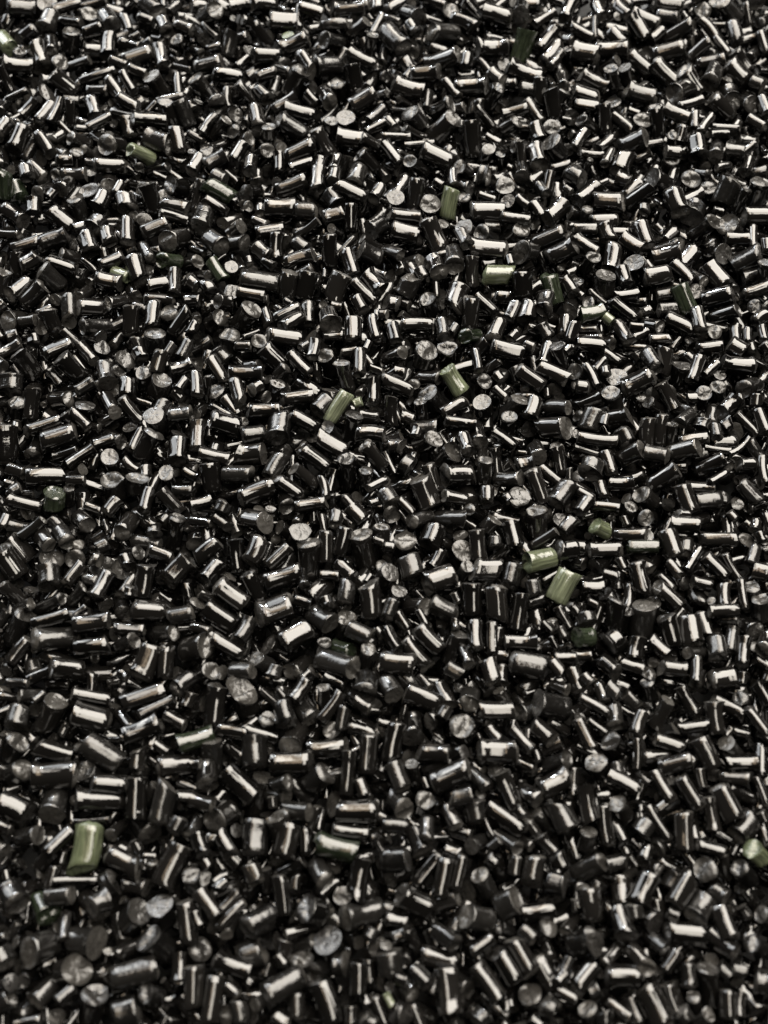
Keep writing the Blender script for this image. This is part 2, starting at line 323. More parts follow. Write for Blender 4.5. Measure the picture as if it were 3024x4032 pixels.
# ------------------------------------------------------------------ the pellets that can be picked out
PELLETS = '''
-3774 5041 -6 -171 15 268 78
-3572 5170 -16 112 12 243 90
-3493 4632 -67 11 54 214 103
-3289 5431 -69 62 64 211 79
-3122 5744 -77 -14 82 193 76
-2894 5643 13 -62 11 184 91 m
-3050 5507 15 -163 -6 203 67
-3354 5873 -0 -160 -3 268 55
-3090 5920 -17 -163 -3 234 43
-2558 5185 -27 -161 -6 279 72
-2311 5173 -27 103 -2 236 72
-2937 4918 -16 -159 -3 348 48
-2340 4852 -62 157 65 196 80
-2113 4793 -31 97 7 240 47
-2171 4605 -1 -164 0 257 35
-2162 4405 -19 119 52 238 64
-2022 4424 -15 116 43 246 70 m
-2365 4306 8 -177 9 308 76
-2597 4540 -0 150 9 237 65
-2760 4752 -37 123 6 245 59
-2871 4290 1 -145 0 238 47
-3168 4417 -15 87 43 244 47
-3301 4418 17 73 4 239 53
-3417 4415 -4 61 1 220 53
-3584 4473 7 47 15 191 53
-3733 4638 10 -155 -8 220 35
-3817 4208 1 61 4 190 64
-3657 4098 -25 70 12 239 110
-3066 3867 -80 50 72 219 60
-2695 4004 -31 -136 48 200 95
-2249 4046 -8 157 -3 211 86 m
-2064 4061 -1 102 21 239 69
-2408 3891 -7 -172 43 239 63 g
-3150 3789 11 -173 8 133 57
-2707 3748 -17 -173 12 245 63
-3934 5336 1 125 -11 210 78 g
-3794 5186 -62 54 68 177 66
-3451 5303 13 -79 15 217 54
-3392 5067 -65 -6 60 198 72
-3024 5291 -49 -169 11 176 66
-3848 5851 -22 -170 16 246 98 m
-3527 5655 -9 80 -1 203 91 m
-3288 5648 -2 164 -7 219 55
-2654 5344 -46 157 -3 235 66
-2736 5060 15 158 5 171 48
-2546 4965 -0 160 5 181 48
-2622 4813 -4 120 8 235 47
-3278 4799 -6 156 38 254 77
-3875 4855 -16 123 44 255 48
-2943 4487 -24 108 0 223 70
-2920 4712 -4 174 -6 185 53
-2580 4279 -60 107 20 173 70
-2651 4454 -70 160 -4 222 53
-2869 5296 2 92 4 226 66
-2093 5558 -2 152 -1 186 61
-3363 3987 9 124 4 215 63
-2507 5692 -13 154 -1 156 49
-2308 5596 0 110 -6 200 61
-2464 5857 -4 137 0 218 80 m
-1532 5877 8 -160 1 154 74
-1269 5894 -0 -168 18 241 68
-1066 5657 -15 -179 6 255 91
-907 5832 -104 88 10 241 43
-773 5832 -28 166 6 230 68
-361 5842 -22 -176 -3 284 61
-273 5566 -11 -174 -39 240 55
-143 5302 2 47 72 240 60
-541 5401 -32 -150 41 219 75 m
-940 5340 -11 -160 -12 263 84
-980 5439 -108 123 78 207 54 g
-1279 5435 14 137 41 243 54
-1609 5338 -1 71 32 239 66 m
-220 5130 -8 163 17 248 60
-307 4853 10 104 45 270 77
-802 5030 37 118 3 237 60
-578 5055 -28 -155 20 262 113 m
-1597 4906 -4 179 9 272 65
-1854 4741 -3 155 57 237 71
-1711 4585 -3 -68 15 180 82
-1545 4419 -48 -34 44 181 70
-1590 4535 -158 59 -7 163 29
-1765 4265 4 57 11 209 46
-1656 4225 -18 16 50 239 52
-1463 4196 -97 -156 65 218 64
-1412 4661 9 141 36 245 53
-1217 4917 1 -161 -5 188 53
-907 4830 -15 40 51 241 107
-1010 4556 -17 -156 -15 241 59
-855 4437 -36 171 12 264 76
-937 4255 -35 158 23 254 122 m
-1160 4167 -30 84 58 130 64
-1277 4364 -6 101 0 245 64
-372 4324 -52 -133 80 172 96
-205 4588 -19 -156 -19 261 100
-532 4243 -48 73 77 179 61
-610 4034 5 129 37 267 63
-346 4103 -22 175 7 233 75
-114 4032 -18 168 29 241 52
-843 3910 -4 -158 -13 292 86
-1206 3922 -53 -26 57 211 72
-1031 3768 19 91 12 200 51
-1414 4072 -65 -4 48 199 63
-1449 3887 6 64 6 220 63
-1660 3797 19 26 11 194 74 m
-1769 3942 -81 -31 80 187 57 m
-1316 3732 10 89 -6 160 63
-642 3792 -60 81 6 134 63
-474 3766 -21 81 -12 200 63
-1222 5170 -0 -175 9 239 72
-1122 5253 -165 -47 20 214 77
-1811 5070 -11 -171 -10 238 66
-1768 5283 -2 -165 -7 126 48
-1944 5511 -65 -58 14 203 60
-581 4627 -10 -71 19 211 70
-81 4400 -12 -136 -5 196 58 m
-86 4235 -12 -150 -6 202 46
-522 5610 2 -175 -3 245 55 m
-72 5584 4 66 6 240 49
-1835 5777 -27 -20 52 198 97 m
-1241 4659 11 129 -1 179 59
-458 4780 -71 -168 82 193 65 m
-821 3746 -6 -153 5 227 57
-1855 3756 -1 68 1 185 63
-170 3826 -50 159 44 205 74
103 5378 26 -57 5 308 126 m
624 5520 -28 -160 21 293 133 m
297 5799 -43 -50 24 197 79 m
684 5848 -101 -45 71 182 86
944 5819 -9 141 32 269 61
1204 5744 0 165 6 267 98
859 5638 -16 142 -6 227 67
297 5541 14 118 1 126 55
1442 5802 3 -96 15 177 73
1696 5694 0 -146 -7 242 49
1690 5379 6 51 10 241 66
1737 5223 -13 55 6 244 60
1785 5131 -9 54 9 217 42
1451 5335 -38 68 47 314 109 G
1122 5298 -25 180 0 289 114
1420 4932 10 158 12 276 89
628 5173 -64 -6 31 323 96
422 4919 7 -179 -6 274 71
686 4739 -8 126 9 242 47
895 4770 -24 178 -6 271 112
1108 4638 -16 31 60 241 71
237 4734 -11 168 9 269 83
312 4359 -41 160 53 176 87 m
598 4515 -34 -14 48 210 70
603 4278 -76 26 42 286 105
889 4102 -31 99 43 333 81
1019 4324 12 139 30 276 52
1711 4503 6 107 42 272 70
1592 4690 3 94 45 245 59
1829 4848 -8 -90 17 208 59
1483 4761 -47 168 4 169 77 m
1291 4802 -1 176 -4 94 53
1678 4221 -88 -83 83 212 72 m
1709 3982 -43 158 52 189 115 m
1515 3862 -15 99 -7 215 86
1359 3878 -1 100 41 254 46
121 4106 -5 178 0 266 40
358 4018 -18 -176 -3 277 35
529 3873 -36 160 15 307 98
335 3777 -62 173 46 211 57
80 3901 -10 125 6 242 63
977 3805 -131 172 0 263 45
1322 4441 -8 -170 -12 240 53
1270 4279 -37 -3 44 180 64
1529 4167 6 106 17 163 64
1152 4882 -3 131 -1 172 59
1232 5924 -28 45 2 179 43
1951 5829 -17 69 4 234 67
2023 5631 -95 126 -6 186 67
848 5085 14 79 13 134 60
1045 5940 3 -149 4 148 37
539 5892 24 155 -1 214 49
1986 5278 -164 113 60 238 78
390 4470 -129 115 22 240 41 m
1012 3913 -68 -5 80 213 57 m
790 3731 -58 -161 54 179 63
301 4179 -36 177 35 227 46
70 4290 -48 125 2 160 58
2076 5479 4 141 -2 220 54
2085 5197 12 165 0 244 90
2366 5269 -20 174 -9 295 102
2667 5542 13 123 20 239 85
2751 5702 1 156 10 257 61
3001 5697 -2 155 -13 200 79 m
3092 5529 -22 -165 -29 247 73
3185 5664 -84 -38 36 195 55
3430 5562 -21 127 14 239 49
3524 5306 -8 120 5 187 42
2953 5201 16 -176 -20 273 90
3286 5275 -10 -151 -36 240 60
3382 5083 -1 175 -19 254 60
3353 5834 -85 -58 66 208 80
2440 5452 -48 125 8 201 73
2663 5124 -65 143 18 270 72
2502 4983 -64 148 69 178 60
2895 4958 -41 141 20 285 83
3145 4830 -22 132 28 263 101
3374 4884 12 -112 10 217 112 m
3636 4956 -23 137 19 244 107
3701 5123 -33 135 30 240 66
2617 4679 -33 162 3 256 112 m
3009 4678 17 -136 21 210 88
3104 4520 13 -160 1 236 47
2952 4410 -15 153 6 245 64
3058 4464 -170 -100 17 205 64 m
2151 4858 -27 156 12 266 71
2053 4642 5 166 9 236 71
2051 4506 -5 166 -2 213 59
2060 4299 -57 176 41 206 61
2225 4330 -2 100 39 268 64
2391 4291 -8 133 1 238 52
2528 4431 -21 151 -3 102 41
2604 4279 -50 172 89 174 75 m
2737 4271 13 103 40 291 64
2857 4492 -103 96 0 228 47
2336 4533 -79 -149 78 202 70 m
3539 4646 -46 -87 23 174 88 m
3378 4625 -123 -132 22 181 64
3428 4512 -19 150 29 240 70
3700 4595 -75 -63 43 193 82 m
3237 4269 0 56 -4 235 47
3124 4325 -12 85 6 192 47
3442 4222 -6 174 -3 239 35
3359 4147 -10 -175 3 167 35
3744 4279 -3 135 -5 169 58
3846 4495 7 99 -1 203 53
2483 4027 -3 -179 -37 240 86
2197 4022 -14 -136 -1 189 52
2057 3874 1 179 6 200 34
1953 4079 -11 61 -0 220 46
2367 3804 -32 65 5 222 86
2225 3861 -14 65 -10 217 46
3122 3981 -17 93 9 196 98
3187 4129 -94 162 31 243 40
3302 3940 -21 -108 21 204 66 m
3473 3925 5 165 -6 169 57 m
2866 3915 -9 177 4 128 57
2861 3878 -170 -12 84 192 69 m
3594 3759 -12 70 -7 192 51
3350 3746 -23 -158 11 140 40
3185 3901 -130 -81 22 214 46
2348 4855 -0 132 53 240 59
3949 5353 1 105 16 211 48
3945 6011 -13 -75 17 174 80
3633 5872 -26 170 42 235 92 m
2891 4086 -69 171 77 211 46 m
3823 4808 -15 145 -9 115 71 m
2214 5569 -4 89 11 219 30
3692 5537 -36 99 6 239 67 m
3034 5925 -21 169 0 258 80
2740 5958 -13 -172 -2 188 37
2855 5470 -19 -137 -8 159 55
-3709 3480 13 86 42 240 73 G
-3633 3545 -125 112 0 227 85 G
-3058 3641 -25 180 0 239 68
-3203 3747 -110 -121 36 202 51
-3506 3633 22 -72 1 130 62
-3327 3461 -46 -119 36 196 62
-3115 3486 10 -106 26 180 68
-2853 3425 -70 142 74 184 84
-2744 3320 -14 -107 -0 174 73
-2500 3304 -37 105 -5 140 124
-2260 3328 -8 111 41 271 79
-2039 3502 -34 -140 49 177 85
-2339 3064 -86 11 72 208 69 h
-2463 2952 -10 94 7 239 67
-2198 2981 -4 -156 -4 238 67
-1995 2872 -30 -131 34 208 99
-2031 3254 -18 167 0 235 67
-2038 3128 -17 177 23 239 50
-3099 2946 -156 -30 29 192 61
-3161 2843 -11 -158 0 251 88 m
-2826 2806 -14 110 -3 194 88
-3111 3094 -8 -30 -27 240 73
-3569 3134 -7 143 0 231 73
-3592 2902 1 170 -8 206 44
-3433 2820 -42 -161 0 246 50
-3351 2603 -2 -145 -3 175 66
-3143 2423 -27 160 56 201 82 m
-2965 2674 -54 -173 41 239 55
-3042 2548 1 171 22 253 71
-2953 2576 -205 74 -2 140 109 m
-2570 2596 8 -152 3 186 60
-2489 2469 -27 149 -9 170 49 g
-2582 2364 1 172 8 217 76
-2332 2488 2 109 9 238 87
-2041 2641 -58 -153 43 186 71 G
-2252 2703 -2 116 -14 212 49 m
-2771 3033 -10 65 -9 124 95 m
-2643 2898 -20 109 -4 153 72
-1959 2347 16 94 3 239 60
-2123 2336 3 -162 12 175 60
-2092 2178 -10 174 0 240 48
-3416 2291 -6 54 -8 223 70
-3274 2223 -11 37 21 240 70
-3564 2084 5 45 1 80 64
-3419 1942 -32 -135 53 174 101
-3013 2198 -34 -123 41 179 54
-2922 2064 7 97 8 236 64 m
-2714 2073 3 -164 27 240 70
-2488 2154 -30 -139 36 204 59
-3062 1916 -20 116 56 242 64
-3143 2050 -1 -146 2 119 32
-2345 1952 -26 87 34 243 75
-2141 1993 -10 90 0 241 70
-1969 2032 -91 -151 73 183 80 m
-1881 1915 11 52 22 245 59
-1841 1868 -100 84 -0 176 69
-2654 1860 9 -156 33 242 64 m
-2107 1738 -53 75 62 172 90 m
-3276 1907 34 3 11 137 53 m
-3209 1707 14 104 2 80 58
-2669 1762 -26 -19 33 200 58
-3409 1775 -24 -158 -0 98 69 m
-2976 3265 -61 108 66 213 73 m
-3394 3228 -3 97 -0 140 67
-3232 3384 2 55 10 80 51
-2297 2567 -116 -26 39 206 44
-2778 2551 -12 135 -1 173 33
-1794 2347 -2 143 6 98 60
-2925 3035 -47 26 -10 137 50
-2594 3466 -11 69 2 131 51
-1265 3661 -83 98 -9 135 62
-1615 3576 9 148 4 123 74 m
-1607 3421 -1 161 24 264 79 G
-1816 3420 -77 72 35 303 62
-1628 3242 14 158 25 244 45
-1291 3447 -42 -133 38 181 68
-910 3493 -10 -161 -9 280 68
-1008 3221 -12 -178 3 268 95
-651 3566 -3 89 -2 236 74
-485 3582 36 82 -4 138 62
-267 3599 5 -105 8 200 85 m
-314 3392 27 161 17 274 67
-694 3550 -138 -111 20 196 67 m
-493 3318 15 119 -1 145 73 m
-78 3403 -12 64 1 154 56
-181 3413 -104 60 37 343 51
-668 3208 -137 -6 48 218 50
-480 3149 -25 -167 -5 184 73
-322 3102 -2 90 30 241 61
-726 2971 8 19 31 241 39
-1423 2970 -9 13 38 130 66
-1098 2953 -12 -170 0 246 67
-1031 2773 -16 87 26 241 72
-1204 3225 -60 93 -5 104 50
-1196 3071 -49 153 -2 128 56
-1613 2806 8 -46 15 199 88 m
-1407 2827 -33 -16 30 178 77 m
-1741 3062 30 -98 15 211 83 m
-1449 2509 -74 39 82 197 65
-1367 2593 -76 -69 23 190 49
-1571 2493 -5 124 9 211 55 G
-1650 2294 24 -58 6 130 59
-1491 2135 -2 -166 33 130 70
-1169 2383 -17 175 9 338 87 m
-1420 2267 -106 -73 82 216 75
-1240 2216 9 172 6 240 49
-1274 2009 -56 24 56 216 102
-1564 1965 -45 -20 54 187 69
-1419 1724 -64 62 61 193 90 m
-899 2326 -1 80 44 239 76
-732 2332 -10 73 35 241 76
-805 2638 -5 -164 -6 264 66
-535 2353 -95 -179 2 80 43
-432 2299 0 66 31 250 92
-521 2714 -0 92 36 290 66
-317 2570 -12 107 3 239 66
-139 2694 -29 170 31 188 99 m
-115 2832 -59 172 38 238 50
-97 2355 -4 130 0 238 81
-188 2252 4 141 23 257 54
-225 2116 -4 115 -0 156 54
-905 2028 -7 -153 -4 227 54
-713 2065 -81 92 -0 217 64
-847 1918 8 -137 12 214 64
-505 1946 4 -78 24 184 90
-287 1837 -13 90 11 204 75
-95 1861 -1 101 -0 219 43
-912 1757 -6 176 9 299 69
-626 1740 -114 152 55 214 79
-805 2792 -14 139 -3 151 66 m
-1156 2687 28 134 -0 149 66
-1276 2604 -3 104 4 80 33
-10 1999 9 175 -8 80 48
-1757 1855 -3 68 7 101 53
-758 3171 25 176 1 180 73 m
-1089 2543 34 141 -4 117 44
-890 2145 -29 143 -3 80 38
-64 2979 18 -133 17 175 72 m
-445 2099 -8 -12 -4 99 38
310 3382 4 82 37 274 73
123 3306 -43 163 82 173 78 m
459 3258 -60 -122 77 193 89
635 3290 -12 76 37 266 73 g
808 3342 -93 -161 75 220 56
1183 3503 -83 -99 78 211 79
1354 3662 -7 -92 28 209 68
1226 3299 -77 -136 74 220 62
998 3190 -26 180 0 268 112
988 3660 -40 164 -6 82 125 m
1003 3363 -15 160 3 143 39
1543 3449 -8 119 -12 144 51 m
1339 3269 24 134 -1 138 50
1478 3215 4 118 1 172 50
1655 3169 1 49 0 219 78
1262 3070 30 171 0 258 50
1277 2944 -52 -4 64 182 77
1579 2883 -19 -164 -19 272 67
1696 2717 -12 -161 -20 240 83
1820 3044 -77 -178 11 129 56
201 3128 0 176 3 269 67
206 2947 -31 167 9 242 83
478 2927 -32 119 31 273 127
792 2970 -55 177 71 172 83
982 2913 -50 -166 56 199 77 m
992 2748 -9 173 0 309 83
758 2820 65 -73 10 199 55 m
538 2674 9 -167 -6 91 27
662 2625 -6 -89 22 218 87 m
494 2525 -17 -78 23 183 82
349 2461 3 -63 -7 95 44
276 2524 -79 -61 7 130 65
832 2514 -26 91 34 257 60
1069 2455 -16 180 0 240 87 g
1298 2325 -19 94 35 256 98
1572 2288 -11 108 30 255 76 G
1733 2308 7 116 -1 174 60
424 2154 -81 165 74 198 75 m
227 2338 -34 58 39 163 130 m
641 2090 -123 -93 27 187 53
674 2187 5 75 2 222 92
803 2004 10 85 34 264 75
942 2115 -3 143 19 243 54
304 1892 -2 180 0 267 64
640 1854 -20 -122 -4 84 43 m
797 1785 -34 -148 42 175 69 G
1031 1819 15 68 -3 196 64
1119 2205 -22 173 -2 140 54
1185 2030 0 68 1 163 59
1334 2029 11 76 2 166 75
1492 2103 35 -103 15 187 80 m
1472 1821 11 120 16 149 64 m
1683 1925 -80 83 2 186 59
1728 1815 2 71 14 186 58
96 1799 -12 103 -1 181 53
81 2128 6 171 5 120 65
1190 1769 -5 47 2 98 48
1761 2472 -3 -154 1 80 38
1796 3443 -2 130 -7 80 34
532 3520 -0 144 6 84 40
676 3594 -12 92 -2 190 51
543 1842 8 95 -7 178 59 m
131 2656 -122 -71 10 213 54
1352 2707 -24 -154 44 182 93 m
1190 2576 25 100 -1 96 44
274 2677 -143 -17 44 195 65 m
996 2567 1 -166 10 117 33 m
580 1728 -144 94 64 206 64
85 2717 -23 -44 27 213 55 m
1975 3400 -17 42 0 229 73
2174 3305 -3 172 -6 277 79
2116 3073 0 -177 3 227 56
2478 3371 -8 23 31 261 68
2838 3291 -12 105 6 240 112
3016 3424 -108 -150 0 223 62
2719 3545 -28 180 37 218 102
2869 3698 -119 72 -1 168 51
3053 3601 -129 173 69 201 96
3185 3518 -169 47 88 199 73 m
3341 3439 -41 63 40 256 119 m
3460 3302 -1 56 61 239 51
3641 3406 -17 73 60 237 90
3587 3124 6 178 -3 230 84
3343 3005 -50 -169 57 191 105 m
3026 3238 -87 -110 19 173 84 m
3059 2980 -4 6 54 241 72
2521 3216 -6 -95 0 84 45 m
1931 2977 0 177 -4 198 50
2132 2921 3 108 8 155 78
2272 2976 -42 180 6 159 44
2344 2772 40 142 4 201 61
2468 2880 22 104 3 241 77
1920 2761 10 139 -2 233 61
1950 2601 -18 -1 78 187 66 m
2171 2637 -30 79 11 242 77
2403 2561 -60 176 63 210 87 m
2698 2783 -66 -174 -23 277 60 m
2684 2670 -3 -176 -20 251 82
2818 2477 -1 131 7 234 60
2891 2681 -82 50 5 210 82
3192 2733 -80 -67 57 219 88
3174 2900 -203 -143 -7 117 66 m
3369 2845 5 171 -6 193 61
3533 2885 -11 83 0 232 39
3434 2620 -17 -165 -29 253 99 m
3125 2435 -6 123 3 240 103
2567 2427 5 -167 0 229 82
2257 2418 -1 104 4 180 65
2088 2378 -41 100 64 177 125 m
2272 2211 -3 -172 -1 165 54
2226 2049 1 143 12 259 48
1921 2134 -101 -147 79 191 51
2649 2282 -87 -174 -6 151 70 m
2637 2079 -26 -173 3 155 59 m
2801 2180 -13 115 24 256 81 G
2956 2302 -132 -160 71 182 73
3114 2196 -9 -179 -22 242 108
3156 2014 -5 175 -40 240 59
3502 2492 -59 -161 0 205 60 m
3484 2270 -4 -166 -14 221 54
3490 2081 -73 -177 60 220 59
3491 1970 5 -147 -5 148 59
1936 2019 -11 -170 -2 208 70 G
2064 1942 18 -39 -10 80 43 g
2204 1812 -22 112 -7 223 59
2734 1917 -30 151 3 270 75
2891 1906 45 93 -7 234 59
3056 1810 -60 -141 70 198 61
3249 1831 -71 86 -2 167 53
3334 1773 -1 84 4 132 42
3471 1777 22 95 1 148 42
2328 1871 2 169 -7 115 32
2463 1901 -29 -41 36 208 58
2359 1810 -50 -151 -0 153 42
2522 1721 22 175 -14 175 48
1899 1775 -64 167 -24 240 42
1878 3602 3 -46 12 164 85 m
2338 3571 -10 145 -2 104 62
2156 3548 -17 -149 1 80 28
3570 2421 30 -77 -61 239 65
1834 2259 -44 130 -6 93 38
3277 2396 -95 -83 25 186 49 m
2625 2991 -82 -85 23 190 44
3640 2780 11 89 6 125 50
2957 2456 -57 -64 34 220 49 m
1962 3172 -78 74 76 174 50 m
2511 2575 -28 118 5 80 33
3606 2653 -127 -67 22 179 60
2629 2953 23 132 9 80 39
3238 3202 -14 167 6 80 34
1837 2343 -92 133 68 186 59 m
-3423 1625 -12 -148 -1 208 58
-2983 1643 -20 -153 0 247 64
-2717 1606 -30 130 0 225 53
-3240 1472 -13 133 55 239 84
-2841 1438 -7 142 43 241 84
-2811 1557 -133 128 9 224 58
-2618 1638 -97 16 66 208 69 m
-2368 1506 -69 10 74 177 79
-2221 1567 3 119 -6 107 63
-2173 1338 -83 71 75 207 65
-2028 1256 -43 46 56 173 88
-2036 1480 25 74 18 188 63
-1832 1452 -20 -156 2 189 68
-2448 1393 -114 11 63 214 62
-2512 1367 -8 -75 10 214 78 m
-3367 1277 -30 -87 -4 162 120 m
-3149 1047 -4 83 28 269 67
-2889 1103 -14 -14 32 183 72
-2679 1026 -78 21 77 200 77
-2441 1051 -10 -61 18 217 56
-2250 993 -2 133 29 245 52
-2031 894 -74 77 80 211 87 m
-1818 949 4 -173 0 185 67 m
-2693 1236 -2 -146 -2 166 57 m
-2766 896 -51 156 52 241 56
-2681 876 42 135 0 212 46
-2273 856 -160 55 84 173 61
-3027 834 -8 -158 0 284 62
-2885 727 -25 -160 0 302 97
-3276 878 -70 95 -13 96 46
-3327 670 -38 93 28 285 122
-3091 687 -141 -96 20 205 76 m
-2801 578 -37 -165 -9 204 40
-2658 542 -10 -143 -3 251 56
-2460 677 4 -160 0 167 56
-2410 770 -123 -39 29 212 66
-2394 495 -56 48 82 195 76
-2197 746 -106 70 4 223 56
-2081 649 -18 53 33 241 86
-1809 585 -5 92 -6 218 76
-1812 742 -111 85 45 130 76
-1886 345 -70 75 84 194 70
-2346 260 -69 97 61 190 100
-2137 275 -29 80 53 130 90
-1685 355 5 150 8 119 45
-3201 401 -21 160 -5 151 55
-2954 353 -26 -172 12 300 75
-2668 298 7 -180 0 150 45
-2508 323 -188 170 19 284 40
-3253 282 -30 162 4 80 35
-3183 216 -7 35 -2 80 55 m
-3101 86 -23 173 20 285 60
-2832 119 -10 76 46 152 89 G
-2343 66 -27 58 -2 145 60
-2043 113 3 82 -3 226 60
-1835 108 -10 138 26 245 55
-1741 202 -0 180 -1 150 45 m
-1732 137 -98 -171 -1 130 35
-2622 5 -204 73 59 205 54 m
-3324 1440 -174 128 5 216 68 m
-2298 1207 7 92 -3 173 73
-1953 1632 -3 60 9 117 42 m
-1811 1615 14 66 10 146 58 m
-2085 415 -62 95 -1 102 50
-3485 1458 23 -38 11 130 57
-1820 1254 -1 -114 8 130 47
-1680 1258 3 97 -4 226 57
-1579 1207 -5 82 56 243 26
-1509 1417 -11 124 16 239 58
-1248 1374 10 180 0 282 68
-1313 1183 -1 106 -1 238 57
-1006 1547 -15 143 26 243 74
-771 1473 -3 133 4 237 58
-636 1610 22 81 -0 175 53
-511 1551 -92 163 75 203 74
-927 1398 -14 30 45 130 58 m
-983 1216 -68 54 59 182 68
-776 1121 3 -172 0 271 57
-1142 1219 8 -145 8 98 57
-220 1492 -4 90 3 237 53
-354 1351 -4 112 49 240 63
-406 1024 7 53 24 283 67 g
-293 848 -63 68 54 255 72
-236 1061 15 16 10 80 41 g
-92 1195 8 90 11 241 57
-548 1058 -23 49 2 153 77 m
-1072 987 -11 -177 0 268 77
-697 873 -5 156 16 256 67
-926 797 22 -94 12 204 101 m
-455 789 -63 156 62 206 56 m
-1413 852 -0 174 27 240 92
-1472 1014 -61 147 -4 209 41
-1648 735 -6 91 0 230 66
-1153 746 -6 -168 8 185 82 m
-1172 561 -24 -178 -8 218 101
-1483 524 25 170 12 247 61
-1504 336 -26 98 26 243 85
-600 507 2 149 19 260 71
-451 637 4 154 15 245 76
-693 346 -12 149 31 241 60
-818 230 10 149 19 243 60
-116 759 1 177 -1 235 71
-89 519 35 137 36 239 66
-514 225 -13 101 -0 169 45
-453 331 -62 78 5 175 35
-319 409 -87 92 58 290 76
-160 340 -27 89 54 130 65
-947 436 -1 -116 -4 217 76 m
-1125 188 -29 -158 -3 245 110
-851 118 -46 -76 34 174 69
-624 68 5 -170 0 261 55
-286 110 -111 131 1 170 55
-289 196 -230 5 57 206 60
-69 271 -18 -147 10 170 40
-1571 92 -11 -157 8 167 50
-1378 36 3 64 13 89 74 m
-1126 23 -144 29 59 214 49
-999 -18 -71 49 64 209 45
-728 1659 2 40 -4 81 42 m
-1056 289 -150 91 12 80 50 m
-1289 1659 4 -1 2 128 48
-322 1625 -41 -169 1 140 37
-67 1398 10 157 -0 125 37
-152 1655 10 70 -10 91 32
-1780 1547 -157 -19 28 193 68
-109 1132 -122 -55 17 171 57
-1270 895 -167 75 70 181 56 m
-1478 1565 -34 131 12 100 79 m
-79 91 4 -159 2 80 35
-1279 370 -25 -5 9 231 81 m
572 1603 -40 145 87 176 79
373 1560 -56 66 63 176 95 m
84 1569 -27 -3 41 195 63
1124 1610 2 166 3 271 79
1170 1630 -191 -4 -7 171 110 m
1324 1644 17 148 -8 84 53
1486 1589 -33 73 2 214 63
1598 1530 11 121 50 239 58
1526 1372 3 155 6 275 68
1766 1433 -70 -142 46 177 68
632 1304 -16 127 25 249 78 g
722 1468 -46 -164 -3 231 47
906 1301 -108 -82 86 219 73
1036 1337 -20 124 1 80 52
891 1057 -63 -163 80 189 77
120 1258 -19 160 12 262 63
275 1287 -167 98 81 190 52
62 983 -4 90 28 257 57
333 1022 -72 105 62 210 57
430 1140 -80 158 60 203 88 m
1326 1319 -0 147 13 255 73
1578 1353 -146 -110 18 190 67 m
1164 1060 -42 31 56 179 77 m
1325 1012 7 71 4 180 67
1045 1177 -22 132 -2 133 42
1106 876 -72 89 71 217 67
616 1037 -27 -150 -2 229 57
681 859 9 172 0 258 56
717 1098 -136 -71 13 207 57 m
1341 941 -197 -119 33 212 71 m
1490 829 -23 -14 29 259 107
1559 1035 -16 -24 33 196 62 m
379 706 -62 -3 51 186 76
554 554 -71 12 63 195 91
715 631 39 -78 13 191 65
830 789 -97 -78 20 204 81
1058 693 18 145 11 226 56
1398 718 -131 180 -0 132 46
1339 602 -37 -79 30 190 71
1535 494 -28 103 25 248 61
988 517 -74 95 25 243 50
202 454 -15 -36 -1 80 91 m
419 343 -51 109 24 241 60
355 187 -15 112 21 256 95
655 362 -23 180 -6 241 91
874 373 11 86 54 227 65
1237 452 -11 -175 -9 132 81
1082 321 -30 -12 29 231 65
1328 237 20 110 20 297 65
1143 118 -66 14 78 191 87
1468 371 -74 141 9 257 45
607 128 18 174 16 190 55
722 250 -145 -77 14 216 74
884 142 34 -92 -1 130 59
194 56 -4 134 6 157 40
1062 117 29 -61 2 80 40
38 123 22 -61 9 130 74 m
1534 172 -17 54 -3 209 85 m
211 928 -22 152 -3 105 57
1671 1623 -18 48 -1 80 48
131 1381 -12 167 1 80 63
102 636 6 175 -10 103 61
612 687 -25 88 -6 80 41
1720 756 -145 146 72 220 41
286 772 11 77 -2 97 46
843 1481 33 96 -9 221 42
1152 714 -56 161 -4 158 41
1612 367 -20 89 21 101 30 m
1306 35 -55 117 -7 80 54
1887 1672 2 174 0 243 63
2973 1641 1 -177 -11 217 58
3228 1652 -16 146 3 145 79
3354 1650 -12 101 9 81 42
3481 1638 16 125 17 80 48
1877 1361 -9 111 2 228 42
2009 1406 -24 92 -8 80 47
2122 1366 -161 150 84 185 78 m
2424 1489 21 -76 20 208 78 m
2548 1518 -17 81 34 243 74
2698 1399 -64 87 63 185 84
2812 1396 34 68 9 240 58
2961 1420 -7 -138 -7 166 52
3200 1454 -3 174 0 250 79
3424 1499 -47 162 17 182 42
3435 1345 -64 45 -0 136 47
2286 1290 -22 -160 -22 249 104
2537 1146 -11 124 27 239 62
2751 1111 10 178 -3 82 52
2856 1157 -60 -6 86 190 67
3022 1205 -75 144 73 204 62 m
3288 1239 -6 -145 35 179 72 m
3069 1023 19 44 6 188 72
3200 1116 -41 82 -2 121 41
3322 1088 9 83 22 104 52
3218 861 -15 132 9 244 41
3342 870 21 103 3 209 56
2055 1128 -50 136 64 188 78 m
1779 1234 -8 173 3 84 62
2099 930 -28 -7 29 174 87
2319 764 -9 86 29 255 61
2438 795 -2 84 31 256 56
2541 766 -40 89 48 191 51
1849 913 -37 65 16 183 103 m
1946 871 40 74 5 80 41
1874 699 -5 172 0 326 56
2124 707 1 111 3 120 76 m
2157 562 -27 -170 -46 237 76
2378 552 5 162 -13 181 71 m
2629 590 7 -179 -32 240 76
2724 705 -16 -176 -13 240 56
2931 607 -15 171 1 213 30
3121 613 19 -141 -1 230 25
2855 455 -6 -161 -27 240 66
3148 450 -6 -175 10 132 66
2427 332 -17 -154 -24 264 75
1961 478 -16 104 5 201 56
1804 407 17 -108 6 130 100 m
